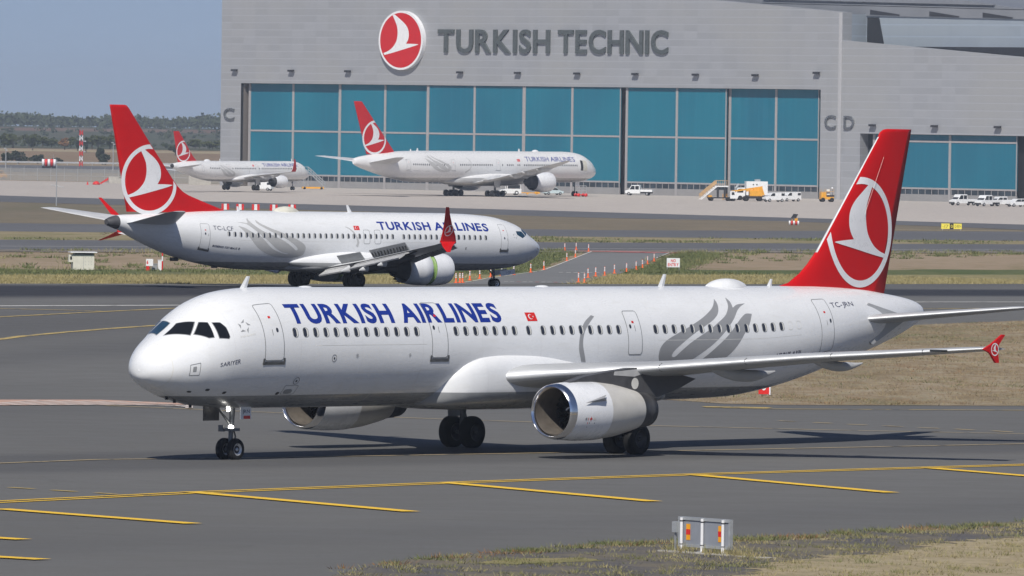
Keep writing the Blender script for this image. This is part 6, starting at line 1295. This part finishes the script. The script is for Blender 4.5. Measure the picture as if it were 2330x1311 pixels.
for u, y, w, h, m, lab, tr in [(38, 2255, 6.2, 4.6, 'leaf_dark', 'big dark bush at the left end of the brown field', False), (82, 2250, 5.2, 3.0, 'leaf_dark', 'low dark bush right of the biggest dark bush', False), (10, 2260, 3.6, 3.4, 'leaf_dark', 'dark bush cut by the left frame edge', False), (126, 2235, 3.2, 1.9, 'leaf_dark', 'flat dark bush behind the striped board', False),
    (225, 2290, 2.6, 5.2, 'leaf_dark', 'upright dark tree right of the banded tower', True), (236, 2245, 4.6, 3.2, 'leaf_dark', 'round dark bush at the foot of the upright dark tree', False), (70, 2510, 1.8, 4.2, 'leaf_dark', 'narrow dark tree standing on the pale track', True), (172, 2515, 1.1, 3.6, 'leaf_dark', 'thin cypress left of the banded tower', True), (191, 2480, 1.6, 4.8, 'leaf_dark', 'narrow dark tree hidden behind the banded tower', True),
    (25, 2600, 7, 5.6, 'leaf_mid', 'olive green tree above the biggest dark bush', True), (62, 2640, 7, 5.0, 'leaf_mid', 'olive green tree behind the narrow dark tree', True), (5, 2620, 6, 4.6, 'leaf_mid', 'olive green tree at the left frame edge', True), (92, 2660, 6, 4.2, 'leaf_mid', 'broad olive green tree above the flat dark bush', True), (113, 2650, 5, 3.2, 'leaf_mid', 'low olive green tree over the striped board', True), (143, 2560, 4.2, 3.9, 'redblade', 'rusty brown tree on the pale track', True), (157, 2650, 6, 3.6, 'leaf_mid', 'green tree behind the rusty brown tree', True),
    (205, 2590, 5.4, 5.4, 'leaf_mid', 'green tree just right of the banded tower', True), (219, 2640, 6, 4.6, 'leaf_mid', 'green tree over the upright dark tree', True), (246, 2620, 6, 5., 'leaf_mid', 'green tree beside the far lamp mast', True), (395, 2450, 4., 4., 'leaf_dark', 'dark tree between the red fin and the small airliner fin', True), (440, 2700, 6, 3.4, 'leaf_mid', 'low green tree above the small airliner roof', True), (480, 2720, 7, 3.0, 'leaf_mid', 'low green tree beside the hangar corner', True)]:
    tree((px(u, y), y, gz(y)+.02), w, h, m, lab, 'tree' if tr else 'bush', 1000, trunk=tr, base=.22 if tr else .02, ls=.34)
# far woods and scrub read as masses
Q = []
for k in range(2300):
    y = rg.uniform(4255, 4700); x = rg.uniform(-560, 160); h = rg.uniform(5.5, 8.5)*(1+.16*math.sin(x*.035)+.10*math.sin(x*.11+1)); w = h*rg.uniform(1., 1.7)
    c = crown(w, h, 34, 8, .02); c += [x, y, gz(y)]; Q.append(leafquads(c, 1.0))
tag(facemesh('wood', np.concatenate(Q), 'leaf_far'), 'blue green wood covering the far ridge line', 'wood', kind='stuff')
Q = []
for k in range(1300):
    y = 2680+(rg.random()**.8)*1380; x = rg.uniform(-560, 160)
    if rg.random() < .3+.4*math.sin(y*.011)+.25*math.sin(x*.05): continue
    h = rg.uniform(1.2, 3.4); c = crown(h*rg.uniform(1.4, 3), h, 30, 6, .0); c += [x, y, gz(y)]; Q.append(leafquads(c, .6))
tag(facemesh('scrub', np.concatenate(Q), 'leaf_far'), 'low scrub scattered over the far hillside', 'scrub', kind='stuff')

def inside(poly, p):
    x, y = p[:, 0], p[:, 1]; r = np.zeros(len(p), bool); n = len(poly)
    for i in range(n):
        (x0, y0), (x1, y1) = poly[i], poly[(i+1) % n]; c = ((y0 > y) != (y1 > y)) & (x < (x1-x0)*(y-y0)/((y1-y0) or 1e-9)+x0); r ^= c
    return r
def tufts(name, pts, blades, h, spread, m, label, wd=.02, lean=.5, z=.05):
    # triangular blades fanning out from each point
    n = len(pts)*blades; p = np.repeat(np.asarray(pts), blades, 0); hh = np.repeat(np.asarray(h)*np.ones(len(pts)), blades)*rg.uniform(.45, 1.15, n); sp = np.repeat(np.asarray(spread)*np.ones(len(pts)), blades)
    b = p+rg.normal(size=(n, 2))*sp[:, None]*.5; a = rg.uniform(0, 6.283, n); d = np.stack([np.cos(a), np.sin(a)], 1)*wd*rg.uniform(.6, 1.5, n)[:, None]; zz = np.interp(b[:, 1], PY, PZ)+z-.03
    t = b+(b-p)*lean+rg.normal(size=(n, 2))*hh[:, None]*.28
    V = np.stack([np.c_[b-d, zz], np.c_[b+d, zz], np.c_[t, zz+hh]], 1)
    return tag(facemesh(name, V, m, None, 3), label, 'grass', kind='stuff')
def scatter(poly, n):
    a = np.array(poly); lo, hi = a.min(0), a.max(0); out = np.zeros((0, 2))
    while len(out) < n: q = rg.uniform(lo, hi, (n*2, 2)); out = np.concatenate([out, q[inside(poly, q)]])
    return out[:n]
def keep(p, scale, thr, seed):
    f = np.sin(p[:, 0]*scale+seed)*np.sin(p[:, 1]*scale*.8+seed*2)+.6*np.sin(p[:, 0]*scale*2.3+p[:, 1]*scale*1.7+seed*3); return p[f+rg.normal(size=len(p))*.35 > thr]
VGC = [(-4.2,195.),(-2.6,200.4),(-.15,205.4),(2.12,210.4),(4.54,213.6),(7.65,216.5),(11.06,222.5),(16,230),(20,215),(15,196),(9,190),(-4,190)]
p = keep(scatter(VGC, 2800), 1.1, .0, 1); tufts('verge_grass', p, 16, rg.uniform(.05, .17, len(p)), .26, 'blade', 'mixed green and straw grass tufts on the gravel verge', .012)
VE = [(-4.4,195.3),(-2.6,200.6),(-.15,205.6),(2.12,210.6),(4.54,213.8),(7.65,216.7),(11.06,222.7),(16,230.5),(17,229),(11.6,220.5),(7.9,214.6),(4.7,211.6),(2.3,208.3),(.1,203.2),(-2.2,198.)]
p = keep(scatter(VE, 800), .9, .45, 2); tufts('verge_grass', p, 16, rg.uniform(.07, .19, len(p)), .30, 'weed', 'green weeds growing along the pavement edge', .014)
p = keep(scatter(VE, 420), .7, .6, 5); tufts('verge_grass', p, 14, rg.uniform(.07, .18, len(p)), .28, 'redblade', 'rusty dry weeds growing along the pavement edge', .014)
p = keep(scatter(VGC, 1300), .8, .1, 7); p = p[(p[:, 0] > 4)]; tufts('verge_grass', p, 14, rg.uniform(.05, .14, len(p)), .3, 'strawblade', 'short trampled straw on the verge', .012)
p = np.array([(5.12+.83*t+rg.normal()*.08, 205.9-.93*t-.25+rg.normal()*.12) for t in rg.uniform(-1.3, 1.6, 46)]); tufts('verge_grass', p, 12, rg.uniform(.12, .36, len(p)), .14, 'blade', 'grass growing round the sign posts', .012)
# island between the taxiways
GI = [(5.5,345),(6.86,344.4),(9.2,340.3),(11.75,339.8),(22.3,343),(36,347),(36,480),(30.5,471),(23.6,459.2),(18.3,448.2),(12.5,418.2),(8.4,379.4)]
p = scatter(GI, 5200); tufts('island_grass', p, 12, rg.uniform(.05, .15, len(p)), .55, 'drystem', 'dry mixed grass covering the island between taxiways', .011, z=.06)
p = keep(scatter(GI, 2600), .22, .55, 3); tufts('island_grass', p, 12, rg.uniform(.07, .18, len(p)), .6, 'weed', 'greener weed patches on the island between taxiways', .013, z=.06)
p = keep(scatter(GI, 2200), .16, .5, 9); tufts('island_grass', p, 10, rg.uniform(.06, .16, len(p)), .6, 'redblade', 'rusty weed patches on the island between taxiways', .012, z=.06)
# inside shoulder: straw belt, green belt, scattered weeds on the bare soil
SB = [(-46,528)]+list(E8)+[(52,637)]; up1 = shift(SB, 36); up2 = shift(SB, 40); up3 = shift(SB, 60)
closed = [(-6,575),(8,824),(18,826),(4.6,588)]
def off_closed(p): return p[~inside(closed, p)]
p = off_closed(scatter(list(SB)+up1[::-1], 9000)); tufts('straw_belt', p, 10, rg.uniform(.10, .30, len(p)), .8, 'strawblade', 'tall straw grass along the taxiway edge', .018, .2)
p = off_closed(keep(scatter(up2+up3[::-1], 3400), .12, -.2, 4)); tufts('green_belt', p, 12, rg.uniform(.12, .34, len(p)), .9, 'weed', 'belt of green weeds behind the straw', .03, .2)
UP = shift(SB, 64); LO = list(E6b); LO = [(-62, 743)]+LO+[(70, 872)]
p = off_closed(scatter(UP+LO[::-1], 460)); tufts('soil_weeds', p, 34, rg.uniform(.16, .42, len(p)), .7, 'weed', 'separate green weed clumps on bare soil', .05, .3)
p = keep(off_closed(scatter(UP+LO[::-1], 2400)), .06, .6, 6); tufts('soil_weeds', p, 12, rg.uniform(.2, .5, len(p)), 1.2, 'blade', 'dry grass drifts on bare soil', .03, .2)
p = scatter([(-1.2, 640), (2.2, 676), (6.5, 800), (3.5, 806), (-3, 740), (-5, 660)], 900); tufts('green_belt', p, 14, rg.uniform(.10, .26, len(p)), 1., 'weed', 'thick green weeds beside the closed taxiway near the nose', .03, .2)
p = scatter([(9.6, 655), (13.9, 745), (17., 806), (22, 812), (18.5, 742), (13.3, 660)], 900); tufts('green_belt', p, 14, rg.uniform(.10, .26, len(p)), 1., 'weed', 'thick green weeds beside the closed taxiway near the sign', .03, .2)
p = keep(scatter(list(E5)+list(E4)[::-1], 700), .05, .3, 8); tufts('strip_weeds', p, 20, rg.uniform(.15, .4, len(p)), 1.4, 'weed', 'green weed clumps on the far grass strip', .06, .2)

# ---------------------------------------------------------------- haze
tz = NT('haze_air'); tz.t.nodes.remove(tz.b); vol = tz.n('ShaderNodeVolumePrincipled'); vol.inputs['Color'].default_value = (.72, .83, 1., 1); vol.inputs['Density'].default_value = 9e-5; vol.inputs['Anisotropy'].default_value = .0
tz.ln(vol.outputs[0], [n for n in tz.t.nodes if n.type == 'OUTPUT_MATERIAL'][0].inputs['Volume'])
hz_ = MB().box(-6100, 6100, -60, 12100, -42, 62).build('haze', tz.m); hz_['kind'] = 'stuff'
